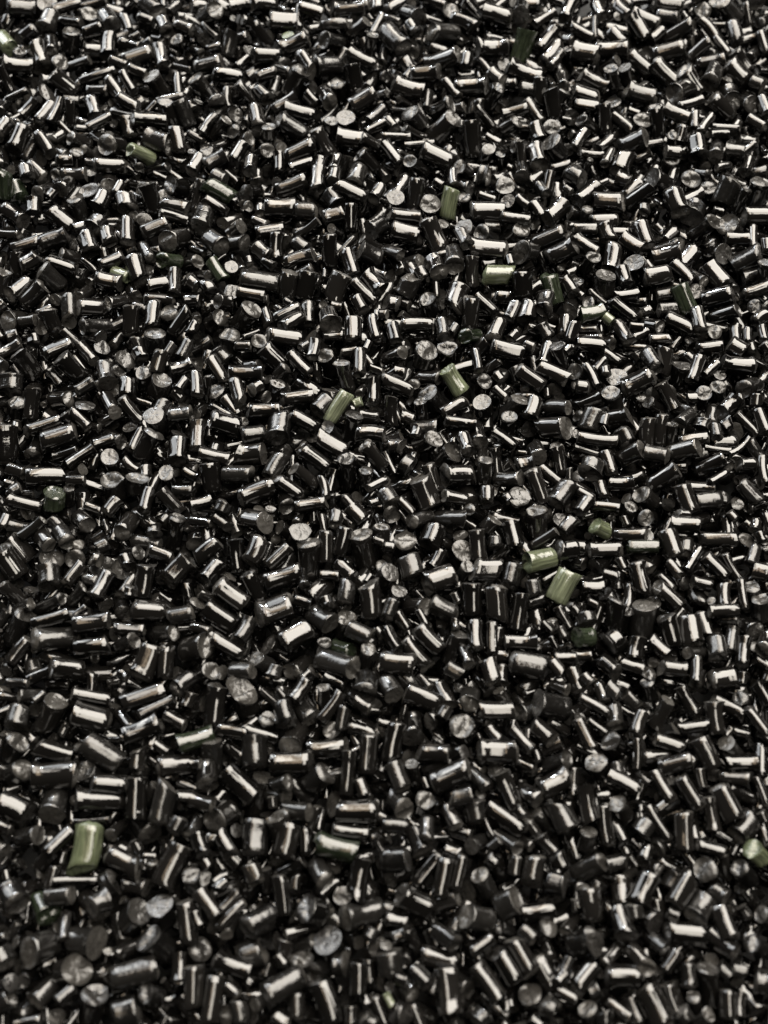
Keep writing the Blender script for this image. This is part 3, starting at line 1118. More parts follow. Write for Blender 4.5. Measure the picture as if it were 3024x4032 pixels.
1884 229 -33 103 -0 136 50
2050 275 -14 178 -3 208 60
2263 137 -25 169 49 186 79
2242 600 -185 -112 12 206 75 m
2599 127 -3 107 12 234 75
2745 256 -56 174 -6 234 60
2887 312 24 -146 8 182 40
2796 120 -38 -174 0 202 75 m
2908 179 -170 7 61 196 55 m
3151 194 -7 133 14 189 65 m
1905 49 0 170 -8 215 45
1740 166 -6 151 5 146 45
1700 45 8 55 -1 134 64
2928 776 11 -88 5 130 51 m
2701 1048 -102 -32 31 201 56 m
2678 911 8 -136 16 180 56 m
2971 518 -90 -59 30 196 55
3291 395 16 91 5 237 40
3038 847 -1 36 17 80 67 m
3242 127 -133 -151 21 203 54
2815 839 4 65 3 80 77 m
2771 590 -71 -163 1 121 56 m
1796 982 -179 162 55 176 56 m
3298 148 -2 179 -2 80 40
2317 1597 -66 -45 -12 80 63 m
-2577 -71 -24 -48 30 176 74
-2193 -114 -33 -104 34 212 74
-2713 -225 -4 -55 25 180 73 m
-2888 -242 -28 -52 21 193 68
-2824 -448 -132 65 64 197 102 m
-3116 -299 -108 133 28 252 88
-3143 -466 -20 127 26 270 97
-2987 -157 13 -145 -15 225 44
-2794 -604 6 -78 6 156 106 m
-1795 -157 -94 73 46 294 74
-3096 -732 -14 150 52 240 58
-2595 -562 -11 -123 2 213 58
-2557 -740 -47 40 38 195 53 m
-2786 -819 -52 10 33 291 53 m
-2345 -660 2 70 -5 238 72
-2420 -437 2 169 12 80 58
-2150 -469 29 115 -4 119 63
-2226 -516 -117 15 64 180 92 m
-2139 -358 -63 -16 44 219 58
-1892 -385 -10 159 -1 216 63
-1996 -630 3 83 19 281 87
-1735 -535 -14 -134 -9 243 97
-2141 -660 -40 62 -4 191 58
-2379 -753 -120 -46 28 178 62
-2195 -802 -102 -67 26 209 62 m
-2436 -215 -77 36 5 104 59
-3013 -1020 -62 54 41 270 86 m
-2731 -972 26 -162 0 289 57
-2692 -1124 -38 -165 30 325 94 m
-2403 -998 -2 -172 0 284 76
-2088 -1048 -18 177 -1 230 52
-1943 -885 -11 180 12 254 86
-1795 -1064 -54 -11 35 181 66 m
-2106 -1160 -42 5 41 191 61 m
-2383 -1200 -6 -174 0 263 71
-2965 -1232 5 -126 -9 220 56
-2436 -1250 -145 -4 33 178 52
-2562 -1383 -12 -180 25 240 93
-2344 -1381 -185 -178 0 307 70
-1923 -1319 -15 71 12 257 94
-1766 -1346 11 88 11 225 66
-1674 -931 7 -169 -3 193 71 m
-1638 -1234 -200 -160 -10 101 84 m
-2867 -1343 -114 108 -8 119 70 m
-2792 -1430 -50 -158 -2 175 51
-2511 -891 -6 38 1 113 29
-2381 -305 -27 28 3 107 64 m
-2474 -217 -190 -92 32 180 44 m
-3064 -1314 -95 -92 36 186 51 m
-3165 -545 -202 -50 22 189 58 m
-3237 -81 -0 -104 4 103 39
-1955 -170 7 96 -6 80 64 m
-1696 -22 -109 -71 20 193 54
-2095 -1446 6 143 -13 80 42
-2823 -72 -95 -49 -3 151 59 m
-2460 -603 -55 -12 2 112 53 m
-1959 -1376 -210 -143 53 184 51 m
-2938 -1505 13 -4 1 160 42
-2099 -736 40 85 9 80 53
-2871 -811 -216 -105 27 175 52 m
-2984 -849 -30 5 42 214 52 m
-2024 -254 -87 168 -2 226 59 m
-1492 -355 6 -142 -9 220 73
-1571 -449 -129 -167 30 130 68
-1438 -549 -4 -124 2 204 82
-1245 -399 -29 97 22 265 68
-1078 -357 -1 -113 -5 209 83
-1103 -69 -17 -21 22 232 79
-846 -129 -108 160 42 130 59
-733 -221 -81 47 68 215 83
-642 -409 -77 85 47 309 93
-489 -312 -23 90 22 255 64
-352 -267 -3 75 21 242 64
-177 -314 -103 107 50 304 93
-886 -407 -8 -137 -10 240 58
-846 -595 -21 -161 -3 295 87
-1083 -684 -5 119 30 240 67
-1265 -760 9 147 18 260 77
-1359 -946 -24 149 17 288 95
-901 -888 -1 -159 -3 273 95
-723 -1104 -12 -146 8 234 109
-898 -1161 -155 176 44 172 104
-515 -949 -37 -38 24 219 90 m
-321 -980 -140 69 65 193 76 m
-109 -804 18 97 19 268 86
-312 -722 -12 81 6 180 72 m
-680 -590 -39 -79 31 216 48 m
-459 -571 -15 177 3 146 44
-673 -819 17 157 -3 137 43
-510 -1173 -132 54 71 185 54 m
-346 -1191 -107 -26 29 182 70 G
-380 -1330 -43 -23 23 324 89 m
-203 -1078 -17 154 2 201 81 m
-144 -1273 -58 71 64 188 61 m
-1533 -1206 -23 -1 36 195 108
-1270 -1208 5 153 15 261 61
-1439 -1413 -49 3 59 187 74
-692 -1319 -186 -132 43 217 79
-621 -1416 -98 45 -7 129 61
-988 -1322 -57 164 40 170 70 m
-1144 -1402 4 -7 22 183 70 m
-1613 -844 -122 26 47 212 72
-1148 -1066 -21 65 -9 199 71 m
-227 -3 -17 -47 -3 146 69
-409 -83 5 82 -14 80 59 m
-1557 -96 9 166 -8 171 39
-1387 -91 -13 144 5 139 49 m
-38 -267 -16 154 -10 89 39
-19 -514 -86 90 75 185 48
-2 -478 -228 -100 32 215 58
-472 -829 18 113 -3 80 57
-33 -1058 -77 123 -5 86 43
-132 -1452 -161 171 -5 151 42
-816 140 -203 -102 14 193 69
-877 -1407 4 -111 1 93 61 m
-37 -1337 -102 62 3 119 42
-19 -185 -38 90 54 130 64 m
-1501 -1052 9 162 -8 157 43
59 80 -113 -83 35 218 69 m
178 -281 -91 107 87 217 86 m
665 -205 -184 114 66 176 64
685 -353 -156 128 79 192 88
414 -209 -40 -110 -3 178 94
573 -45 -44 -14 28 273 69 m
793 -302 -8 95 22 245 73
904 -113 -27 38 34 130 69
1095 -220 1 101 -1 208 78
1310 -85 -18 99 51 236 84
942 -278 -15 88 3 80 59 m
1364 -247 -12 -155 -31 239 44
1308 -445 5 -161 16 238 87 g
1542 -355 6 -168 10 168 78
864 -528 -8 3 -7 218 73
459 -612 -3 -159 2 240 96
728 -789 6 90 19 248 81
928 -828 2 94 18 267 91
1117 -895 3 81 21 279 76
1491 -666 -11 60 22 271 96 g
1483 -771 -217 132 7 234 105
1243 -687 -8 99 13 108 67 m
1065 -579 -8 76 7 184 77 m
1123 -431 -130 -38 37 216 58
1430 -550 -85 -152 -2 213 43
271 -832 -74 -25 50 216 72
483 -869 -12 156 15 185 81 m
100 -747 -66 40 71 199 67
228 -496 -21 105 2 181 83 m
5 -574 -60 13 65 207 77 m
148 -970 -54 122 4 161 57
66 -1143 4 116 -7 218 61
373 -1141 -3 136 12 252 71
260 -1247 -60 132 12 272 66
117 -1341 -5 174 -3 235 89
575 -1187 -69 65 39 245 76
747 -855 -156 -66 -1 130 76
879 -1123 3 88 7 239 52
741 -1112 15 90 -4 222 71
1112 -1165 10 178 0 245 61
1264 -1257 -111 98 58 214 33 m
1182 -1351 -21 169 0 264 108 m
859 -1405 -1 103 -1 209 70
956 -1412 -93 84 2 134 61
1475 -1291 -11 179 -3 168 52
1390 -1374 24 127 -4 113 51
521 -1346 -193 -70 27 185 65
664 -1290 33 -75 26 195 51
560 -1403 6 148 -0 109 61 m
1354 82 -127 -57 19 177 64 m
1568 -123 -1 -132 2 161 59 m
1338 -1030 4 135 10 106 28
1382 -1167 -0 117 15 104 28
596 -773 -13 117 13 86 38
44 -325 -4 173 -0 89 54
48 -882 12 69 9 165 57 m
163 -791 -230 36 39 130 62
296 -722 -94 127 -9 111 29
318 -964 17 115 -1 155 33
585 -1007 -4 95 -5 83 38
1459 -1077 -5 -66 -5 84 43 m
1566 -866 7 128 11 80 43
310 -48 -41 -146 25 195 59 m
1841 -148 -17 170 35 130 69 g
1671 -291 -113 171 -7 97 83
1870 -347 -2 -178 0 265 63
2088 -219 9 175 -12 250 59
2191 -326 13 178 -6 240 54 G
2569 -115 -8 175 -11 220 74
2431 -295 1 104 2 204 78
2827 -257 -2 173 -16 273 64
2566 -301 -75 78 -7 137 63 m
1847 -427 -103 -133 18 182 73
1896 -589 18 159 -5 129 43 m
1740 -680 -15 178 -4 181 58
2138 -598 -12 101 10 240 77
2195 -436 -82 -59 20 187 58
1994 -467 -15 110 6 96 39
2435 -517 -9 124 -0 151 44
2600 -439 8 -124 5 239 44
2786 -497 -4 132 6 241 58
2914 -489 -25 117 12 218 44
2974 -749 8 93 3 240 34
2651 -654 0 167 5 158 53
2468 -571 -117 -49 36 200 62
2834 -746 -58 85 -4 188 57
2364 -771 -1 138 9 240 62
2139 -949 -79 87 49 281 100 m
2249 -832 -142 110 64 176 62
1902 -922 -7 85 42 238 81
2006 -928 -118 86 66 195 52 m
2344 -1069 1 104 16 252 81
2516 -1061 -22 94 2 236 100
2644 -993 -47 100 -6 190 52
3121 -862 -37 106 48 193 67 m
3093 -254 -149 81 78 188 73
3119 -387 -32 68 -5 177 54 m
3150 -549 7 160 -11 123 68
3011 -991 -128 -58 47 209 80
2922 -1234 -5 77 2 239 56
2888 -1455 -14 80 9 94 42
3118 -1164 5 -121 21 186 70
2845 -1130 -22 74 -7 216 52 m
2706 -1211 15 -93 14 176 70 m
2047 -1216 -1 77 9 174 75
2234 -1199 -8 133 -1 175 61
1881 -1156 -19 -145 3 124 104
1633 -1124 5 -170 20 151 74 G
1627 -1262 -43 178 -8 120 42
2002 -1362 -2 161 2 175 52
1822 -1354 -19 -51 24 176 70
2329 -1389 10 172 1 196 61
2270 -1317 -204 158 50 189 51 m
2516 -1406 2 80 -5 212 56
2534 -1246 -31 -167 35 199 52 m
2120 -1455 -102 72 58 172 65
1630 -1471 -7 126 -3 85 51
2053 -90 21 109 6 80 34
2793 -897 10 -176 4 235 57
2610 -703 -106 -81 15 201 57 m
2724 -820 -60 156 75 175 33 m
3080 -710 -50 126 47 130 67 m
1666 -965 -11 102 -9 80 81 m
3185 -235 11 105 4 80 44
1728 -834 18 149 -5 80 29
3165 -125 -9 69 -8 99 44
2758 -556 -111 117 -11 80 68 m
2976 -33 1 -52 0 80 40
2558 -24 17 -3 -7 102 35
2863 -937 -92 -5 14 146 57 m
3090 -1449 -17 64 11 80 37
-2658 -1745 -48 57 39 256 110
-2907 -1780 -18 86 -8 156 92 m
-2332 -1784 -21 169 18 251 133
-1926 -1616 -16 -161 0 324 74
-1812 -1699 13 -154 0 277 37
-1607 -1509 13 -129 24 179 74 m
-1560 -1641 7 -117 -9 113 51
-1914 -1891 20 -157 0 286 78
-1665 -1801 -28 151 -1 176 51
-3029 -1717 -62 -151 13 113 41
-2587 -2055 -8 165 18 262 73
-2913 -2029 -37 43 48 187 86
-3019 -1974 -1 80 7 100 32
-2566 -2244 -10 -175 0 304 99
-2225 -2062 -16 150 18 321 100 m
-1929 -2108 -11 86 9 151 59
-1627 -2158 -32 -174 17 275 77
-1476 -1961 3 -160 11 283 84 G
-2124 -2305 6 178 12 264 76
-2283 -2237 -83 152 51 215 90 m
-2214 -2427 -30 -177 22 325 89
-2852 -2487 -16 157 18 251 116
-2863 -2214 -25 9 45 176 81 m
-3069 -2157 -107 -35 27 210 67 m
-1911 -2417 -7 90 9 312 85
-1697 -2458 -0 79 9 272 85 m
-2562 -2450 -76 -90 28 218 111 m
-2245 -2580 -36 -176 0 273 27
-2467 -2740 0 49 -10 239 57
-1858 -2609 -178 -49 28 175 119 m
-2724 -2695 -37 2 33 201 66 m
-2029 -2802 -145 173 2 195 88
-1873 -2780 8 122 9 90 40
-1542 -2399 -42 177 11 107 49
-2898 -2636 -12 158 2 90 44
-2528 -1890 14 67 5 80 32
-2352 -1613 -12 173 16 295 51
-2837 -1594 -45 -167 41 195 51 m
-2676 -2123 -96 178 -8 172 50
-1747 -2026 6 146 4 126 41
-2914 -2806 7 -17 3 80 57 m
-1461 -2625 -98 -110 21 180 57 m
-1581 -2622 10 61 4 98 66 m
-2384 -1964 -88 -175 -12 80 32
-2119 -1964 16 180 -2 80 23
-2757 -1619 -4 48 -7 94 32
-1350 -1687 -32 84 15 303 83
-1116 -1628 -78 104 61 215 106
-935 -1823 -151 80 67 213 64
-671 -1568 1 58 -2 182 70
-419 -1693 -9 53 9 261 51
-642 -1691 -116 -55 20 216 83 m
-790 -1760 12 -73 9 164 87 m
-146 -1523 -27 -98 35 173 97 m
-385 -1902 -171 127 69 219 73
-1205 -1898 8 169 -2 208 50
-1372 -2088 -104 82 42 321 87 m
-1179 -2037 -108 138 -11 177 64
-976 -1896 -81 166 9 265 46
-983 -1994 -190 13 39 130 73
-1018 -2056 -23 97 1 220 95 m
-731 -2148 3 -178 0 289 95
-456 -2017 -55 -175 0 292 77
-282 -2234 11 85 12 317 63
-126 -2070 -20 86 12 276 77
-219 -2021 -78 -153 3 80 32
-516 -2270 3 32 34 197 90 m
-174 -2333 -12 112 7 123 49
-1127 -2307 -9 137 12 291 90
-983 -2359 -196 72 41 325 81
-1376 -2253 -1 -82 31 184 85
-1398 -2457 39 164 -12 190 58
-1243 -2553 -30 -135 43 176 102
-1177 -2516 -182 176 1 125 49
-799 -2311 -3 9 34 141 67 m
-829 -2379 -110 -15 32 180 67 m
-340 -2444 -156 -178 43 174 102
-199 -2517 4 180 0 257 93
-670 -2512 -26 -10 27 216 66 m
-784 -2666 -64 106 44 290 88
-739 -2736 -2 79 -1 236 84
-981 -2705 -37 89 -4 235 119 m
-1202 -2772 12 124 -5 178 66
-1397 -2774 -2 115 -12 160 66
-593 -2744 -2 94 1 180 48
-260 -2671 -9 173 3 259 57
-363 -2794 12 166 3 280 88 G
-26 -2554 -88 146 -5 80 49
-43 -2764 15 120 15 108 26
-174 -1687 19 145 -5 137 51
-325 -1797 -5 80 8 157 55 m
-861 -2448 -11 98 10 80 40
-483 -1592 -37 87 58 189 55
-823 -1594 8 132 5 86 28 m
-917 -1611 -71 138 -7 196 37 m
-1466 -2160 40 179 -3 80 41
-144 -2370 -100 131 1 82 45 m
48 -1540 -19 -64 27 181 79 m
311 -1618 -27 160 3 266 79
486 -1578 -98 -68 18 195 69
687 -1630 -34 -101 48 182 78 m
573 -1553 -157 43 61 195 51
894 -1728 -3 180 0 258 78
1161 -1707 -114 -154 35 183 73
1341 -1682 -32 178 25 254 97 m
969 -1485 -213 98 3 105 65
73 -1968 -7 77 12 257 73
230 -1859 -54 -91 31 191 86
428 -1749 -119 -140 32 208 73
617 -1880 -65 97 67 179 96
868 -1898 -51 129 4 127 46
389 -2069 15 175 -12 239 68
896 -2052 -22 178 0 263 100
1084 -1961 2 129 -3 217 55
1258 -1903 -10 140 5 197 73
1106 -2138 -108 154 -8 176 50
522 -2247 4 -157 -9 277 90
583 -2065 -21 10 37 130 54
958 -2354 7 112 9 272 72
108 -2247 8 111 -1 202 76 m
239 -2221 -73 112 55 215 50
1318 -2305 -20 -153 1 219 85
1120 -2386 -33 -34 30 183 71
1353 -2131 -58 9 45 214 63 m
1476 -2294 -51 84 2 214 40
108 -2445 -36 -49 43 181 75 m
306 -2457 -78 77 77 218 71 m
406 -2420 -162 -55 14 130 53
518 -2554 -10 -69 20 177 57
931 -2572 -2 145 0 316 67
1376 -2554 -30 115 -6 198 111 m
75 -2627 15 177 -0 168 57 m
327 -2648 -6 -92 28 185 61 m
800 -2651 1 114 -1 142 27
1239 -2767 6 131 6 155 53
944 -2743 -21 -36 29 204 53 m
722 -2744 -48 -149 44 180 57 m
740 -2267 -54 -47 25 215 58 m
600 -2418 42 12 8 156 67 m
1105 -2303 -168 121 -3 95 45 m
124 -2791 -101 -176 3 141 35
1560 -1717 -170 -152 33 189 73
700 -2520 -25 -80 -9 140 80 m
319 -2301 5 113 3 80 27
1201 -2092 -3 104 -8 88 27
479 -1751 -3 -120 -2 80 51 m
709 -1517 -168 105 6 80 56 m
843 -2760 14 34 20 89 35 m
1040 -2531 36 125 -4 80 49
766 -2798 -141 150 -23 83 40
1915 -1511 -52 158 -1 80 46
1676 -1689 12 150 0 245 46
2136 -1562 -22 115 44 157 56
2304 -1431 -130 -97 7 130 88
2418 -1651 8 116 10 232 55
2547 -1443 -126 -101 7 130 74
2208 -1751 -6 60 39 238 60
2622 -1797 14 95 12 254 78
2757 -1691 -36 150 0 259 51
2886 -1648 -99 138 63 183 65 m
3028 -1597 1 115 -1 169 51
2952 -1825 31 121 -3 231 50
2014 -1834 11 68 2 179 55
1840 -1755 -63 -91 16 177 73 m
1690 -1853 -6 144 6 166 27
1584 -1918 -3 113 2 228 50
1810 -1986 -56 165 60 176 77
1553 -1806 -105 79 76 197 50
1682 -2173 -49 138 67 178 77
1870 -2020 -212 -55 24 205 45
2025 -1875 -110 -150 31 210 36
1989 -2071 -15 86 5 225 32
2143 -2076 -78 -173 3 234 59
2240 -1991 -5 162 2 206 55
2274 -2154 -9 -168 -15 248 63
2155 -2319 7 118 3 249 54
2443 -1868 19 -174 -8 209 50
2233 -1897 -55 18 50 215 50 m
2528 -2072 -12 114 6 244 82
2517 -1969 -178 134 56 194 68 m
2791 -2142 -5 -180 2 229 68
2726 -2269 5 171 -19 198 49
2742 -2027 -53 145 46 180 68 m
2967 -2121 -58 82 -2 239 50
2921 -2360 -10 104 -1 193 40
1698 -2238 -198 85 -4 182 36
1863 -2295 -1 150 0 248 58
1987 -2367 -93 64 5 193 49
2355 -2379 25 118 3 258 62
2458 -2265 3 98 8 133 45
2196 -2455 -97 34 12 178 53
1562 -2460 10 97 9 270 71
1838 -2496 -48 140 54 190 67
1697 -2613 -42 95 9 274 66
1805 -2646 -85 114 -14 193 44
2095 -2605 -8 120 3 267 49
2292 -2667 -4 88 9 247 75
2514 -2541 -6 98 9 244 58
2638 -2458 -1 113 3 255 89
2779 -2376 -69 159 12 208 49
2612 -2697 -90 150 7 150 44
2478 -2793 6 165 3 188 48
2776 -2632 -60 46 -5 184 88 m
2828 -2831 -23 147 39 130 79 g
1552 -2730 -40 82 44 157 66 m
2117 -2726 -114 -117 37 183 66 m
1987 -2525 -48 88 -7 126 22
1974 -2651 4 51 -0 80 71 m
2381 -2683 -70 93 -12 82 44
1826 -2807 15 109 -4 80 40
2271 -2304 -79 137 43 130 49
1841 -1571 -7 -50 6 80 56 m
1501 -2585 -111 108 0 80 31
2910 -2560 0 112 5 80 40
1690 -2396 -6 -173 7 94 36
1831 -2178 -69 97 1 80 54 m
2727 -1902 -14 52 4 80 32
2480 -1704 -97 93 7 80 51 m
-2258 -2793 -15 84 6 323 105 g
-2580 -2845 -109 52 8 200 57
-2329 -3020 -30 -178 13 312 30
-1959 -2895 10 153 1 237 79
-1605 -2923 -30 66 3 321 96
-2069 -3118 -211 -46 33 181 108
-1663 -3257 -62 91 62 211 99 m
-1871 -3288 -35 34 45 191 99 m
-2116 -3193 47 -152 24 130 86 m
-2191 -3459 -39 -4 28 214 102 m
-1986 -3366 -165 -68 18 202 64 m
-1673 -3476 -56 145 46 212 102 m
-2298 -3665 -51 1 42 213 105
-2525 -3492 -36 -151 40 207 106 m
-2118 -3910 -97 73 46 273 125
-2767 -3757 -27 12 35 179 63 m
-2771 -3133 13 -48 26 184 129 m
-2556 -3202 -111 -55 27 193 86 G
-2300 -3823 10 -136 19 130 50 m
-2487 -3796 -141 -128 28 211 83 m
-1679 -3822 -24 159 39 134 71 m
-1829 -3673 -36 -166 0 298 93 m
-1503 -3628 -64 95 -4 175 63
-1551 -3861 4 9 -11 80 42
-1458 -3326 -19 100 6 296 69
-2613 -3911 -226 -127 28 189 83 m
-2761 -3048 -116 175 -3 99 35
-2075 -3055 -18 30 4 97 113 m
-2828 -3432 -14 21 2 80 34
-1444 -3055 -65 104 54 193 65 m
-1525 -2807 -169 159 0 96 53
-2370 -3351 -42 -82 29 208 43 m
-1879 -2894 -100 -1 5 80 48
-1776 -2849 -1 -2 -6 87 26
-1577 -3995 12 64 5 80 25
-2420 -3139 -7 5 8 180 65 m
-2810 -3567 -26 -53 -2 99 110 m
-2427 -2864 2 80 -5 87 22
-1859 -3938 -25 15 -1 151 104 m
-2735 -3873 16 34 10 110 71 m
-1131 -2864 -96 134 11 104 70
-983 -2981 -3 116 3 130 70
-1312 -3194 11 129 2 221 60
-1162 -3175 -60 45 2 185 47
-1139 -3269 -15 46 0 248 39
-760 -3138 -7 99 6 266 69
-675 -3055 -52 86 7 92 48
-522 -3244 -3 168 36 130 137
-932 -3321 -15 -150 31 195 128 m
-984 -3537 -129 17 -0 165 106 m
-479 -2971 -18 -59 36 186 74 m
-186 -3009 -13 81 6 261 83
-171 -3269 -17 -165 22 246 111 m
-393 -3489 -59 116 52 172 98 m
-396 -3290 -156 139 -6 127 73 m
-577 -3614 -151 137 62 207 76 m
-446 -3639 -120 -152 40 205 72 m
-732 -3761 -6 -150 22 288 92 m
-857 -3450 -227 -9 26 149 72 m
-1106 -3624 -3 159 9 257 76
-1235 -3853 3 84 0 302 75
-1381 -3760 -9 92 3 272 76
-1100 -3796 10 142 -4 101 46
-409 -3872 -24 111 3 297 84
-192 -3718 13 90 3 203 67
-1415 -3531 -183 35 51 183 102 m
-9 -3547 -174 132 55 218 72
-639 -3894 -91 92 1 169 63 m
-856 -3842 -93 -147 40 219 54 m
-734 -3988 3 147 0 111 50
-240 -3961 -5 91 3 115 54
-165 -3796 -77 -66 22 214 37
-107 -3999 5 143 2 80 62 m
-1216 -3058 13 40 -8 80 43
-999 -3264 -187 38 42 130 52
-1353 -2887 -87 125 3 82 61
-1381 -3300 51 112 4 105 43
-34 -3333 -141 70 6 103 56
-93 -3408 -11 63 -10 80 60 m
-446 -3180 -142 39 2 80 56 m
-1034 -3931 9 105 4 119 62 m
-1083 -3956 -118 -179 48 203 70 m
-586 -3480 -140 21 43 207 59 m
-320 -3616 -2 -0 10 80 85 m
-800 -2845 -210 -80 3 80 122
-748 -3584 3 -50 1 80 38
122 -2960 -171 -164 33 212 74
325 -2944 -67 49 6 273 52
444 -2994 2 77 6 247 70
561 -2978 6 75 9 250 52
101 -2874 -17 0 19 174 83 m
237 -3180 -6 156 12 240 90
761 -3047 -65 126 51 215 69 m
697 -3041 -203 -141 38 206 73 m
683 -3297 -12 170 28 192 111 m
815 -2878 -20 135 3 80 53
927 -3186 -33 20 36 147 116 m
987 -2922 -10 79 4 119 48
1126 -2951 -13 77 6 196 83
1318 -2899 39 113 5 100 65
1296 -3051 17 -17 15 130 78 m
1149 -3246 -11 -172 -4 218 65
1377 -3405 -169 172 -4 127 77
767 -3351 -171 -7 30 130 68 m
719 -3480 -8 33 -1 177 47
1060 -3404 -13 137 -10 110 56 m
1180 -3394 -65 45 57 173 68 m
145 -3513 -133 -83 50 217 46
415 -3575 -100 166 -2 234 72
469 -3795 -3 95 0 296 88
537 -3738 -170 -36 28 204 92 m
134 -3752 -102 -37 27 213 71 m
273 -3707 11 -44 17 130 63 m
758 -3732 -29 126 0 272 76
898 -3635 6 121 1 229 72
1013 -3563 -12 119 0 244 76
1184 -3674 -106 118 2 231 72
1095 -3860 -163 128 60 212 88 m
1207 -3472 -207 -68 22 198 51 m
451 -3424 0 -35 28 204 63 m
1285 -3704 50 46 -7 80 38
1321 -3815 8 151 -8 146 46
90 -3310 -17 168 1 149 56
42 -3607 -8 -84 -9 159 97 m
33 -3850 15 -62 -5 80 25 g
125 -3949 -12 -10 3 84 91 m
121 -3723 32 162 -12 80 42
39 -3228 -110 -16 4 80 64 m
1194 -3903 -19 150 -7 92 92 m
886 -3896 -21 87 -9 80 25
1086 -3999 7 141 -2 80 33
1465 -3026 -209 105 43 130 78
1418 -3205 -7 94 11 82 26
111 -3416 -4 -163 -4 80 47
367 -3431 -135 113 3 104 68 m
694 -3969 -8 42 -4 81 83 m
-13 -3543 -55 64 52 218 47 m
1327 -3627 -6 64 -2 132 38 m
1547 -2932 -36 24 34 230 74 m
1759 -2893 -38 12 2 154 65 m
1852 -2901 -146 -74 45 182 61 m
1979 -2833 -13 -118 10 130 57
1884 -2889 -7 -54 -7 80 26
2463 -2968 -72 159 61 202 87
1818 -3092 -139 90 -7 153 91
1946 -3093 -10 60 1 221 82
2232 -3113 -19 55 3 222 87
1466 -3130 -93 80 -7 188 48
1543 -3192 -8 97 13 224 82
1701 -2928 -172 -126 12 130 65 m
1765 -3348 -0 -78 26 181 85
1699 -3247 -131 111 -6 151 47
1470 -3470 -15 16 45 183 102
2358 -3224 -10 -128 19 196 86 m
2232 -3404 -5 175 0 263 90
1961 -3271 -88 -45 40 205 85 m
2016 -3459 -70 -46 34 201 64 m
1855 -3559 -10 -54 26 204 63
2516 -3470 -108 143 -8 123 89 m
2488 -3475 1 -45 30 213 63
2517 -3332 16 101 -8 227 77
2507 -3122 -55 -40 20 130 82 m
2725 -2971 -55 145 50 200 70 m
2684 -3250 -9 122 8 87 39
2743 -3498 -22 151 39 130 72 m
2846 -3290 -20 161 33 130 64 m
2099 -3593 11 51 7 162 51
1733 -3694 -1 180 -6 199 92
1735 -3762 -255 123 49 210 67 m
1461 -3694 -9 48 -5 212 67
1533 -3790 -53 25 11 80 71 m
1960 -3902 -34 114 0 253 104
1847 -3919 -188 106 -7 201 104 m
2114 -3859 -101 108 4 235 84
2380 -3763 -82 101 40 325 80
2257 -3889 -54 115 49 184 54
2221 -3686 -12 93 -0 157 63 m
2678 -3870 -115 -57 27 187 71
2746 -3733 -12 164 -6 80 109 m
2476 -3888 -13 85 -3 170 67
2578 -3883 -51 78 -5 150 46
2577 -3638 -131 -87 32 216 46 m
2296 -3985 -11 49 45 130 54 m
1498 -3965 -49 128 48 174 67 m
2068 -3202 -125 94 -0 99 56
2194 -3025 -139 55 8 101 78 m
1861 -3252 17 97 7 90 65 m
2489 -3661 -42 -46 -0 80 63 m
1474 -3445 -233 67 -9 116 81
1571 -3980 34 87 10 80 62 m
2457 -3208 -147 -48 5 80 52 m
2147 -3271 -5 153 -3 80 52 m
2156 -3965 17 123 7 80 62 m
2579 -3652 19 169 -2 80 51 m
'''
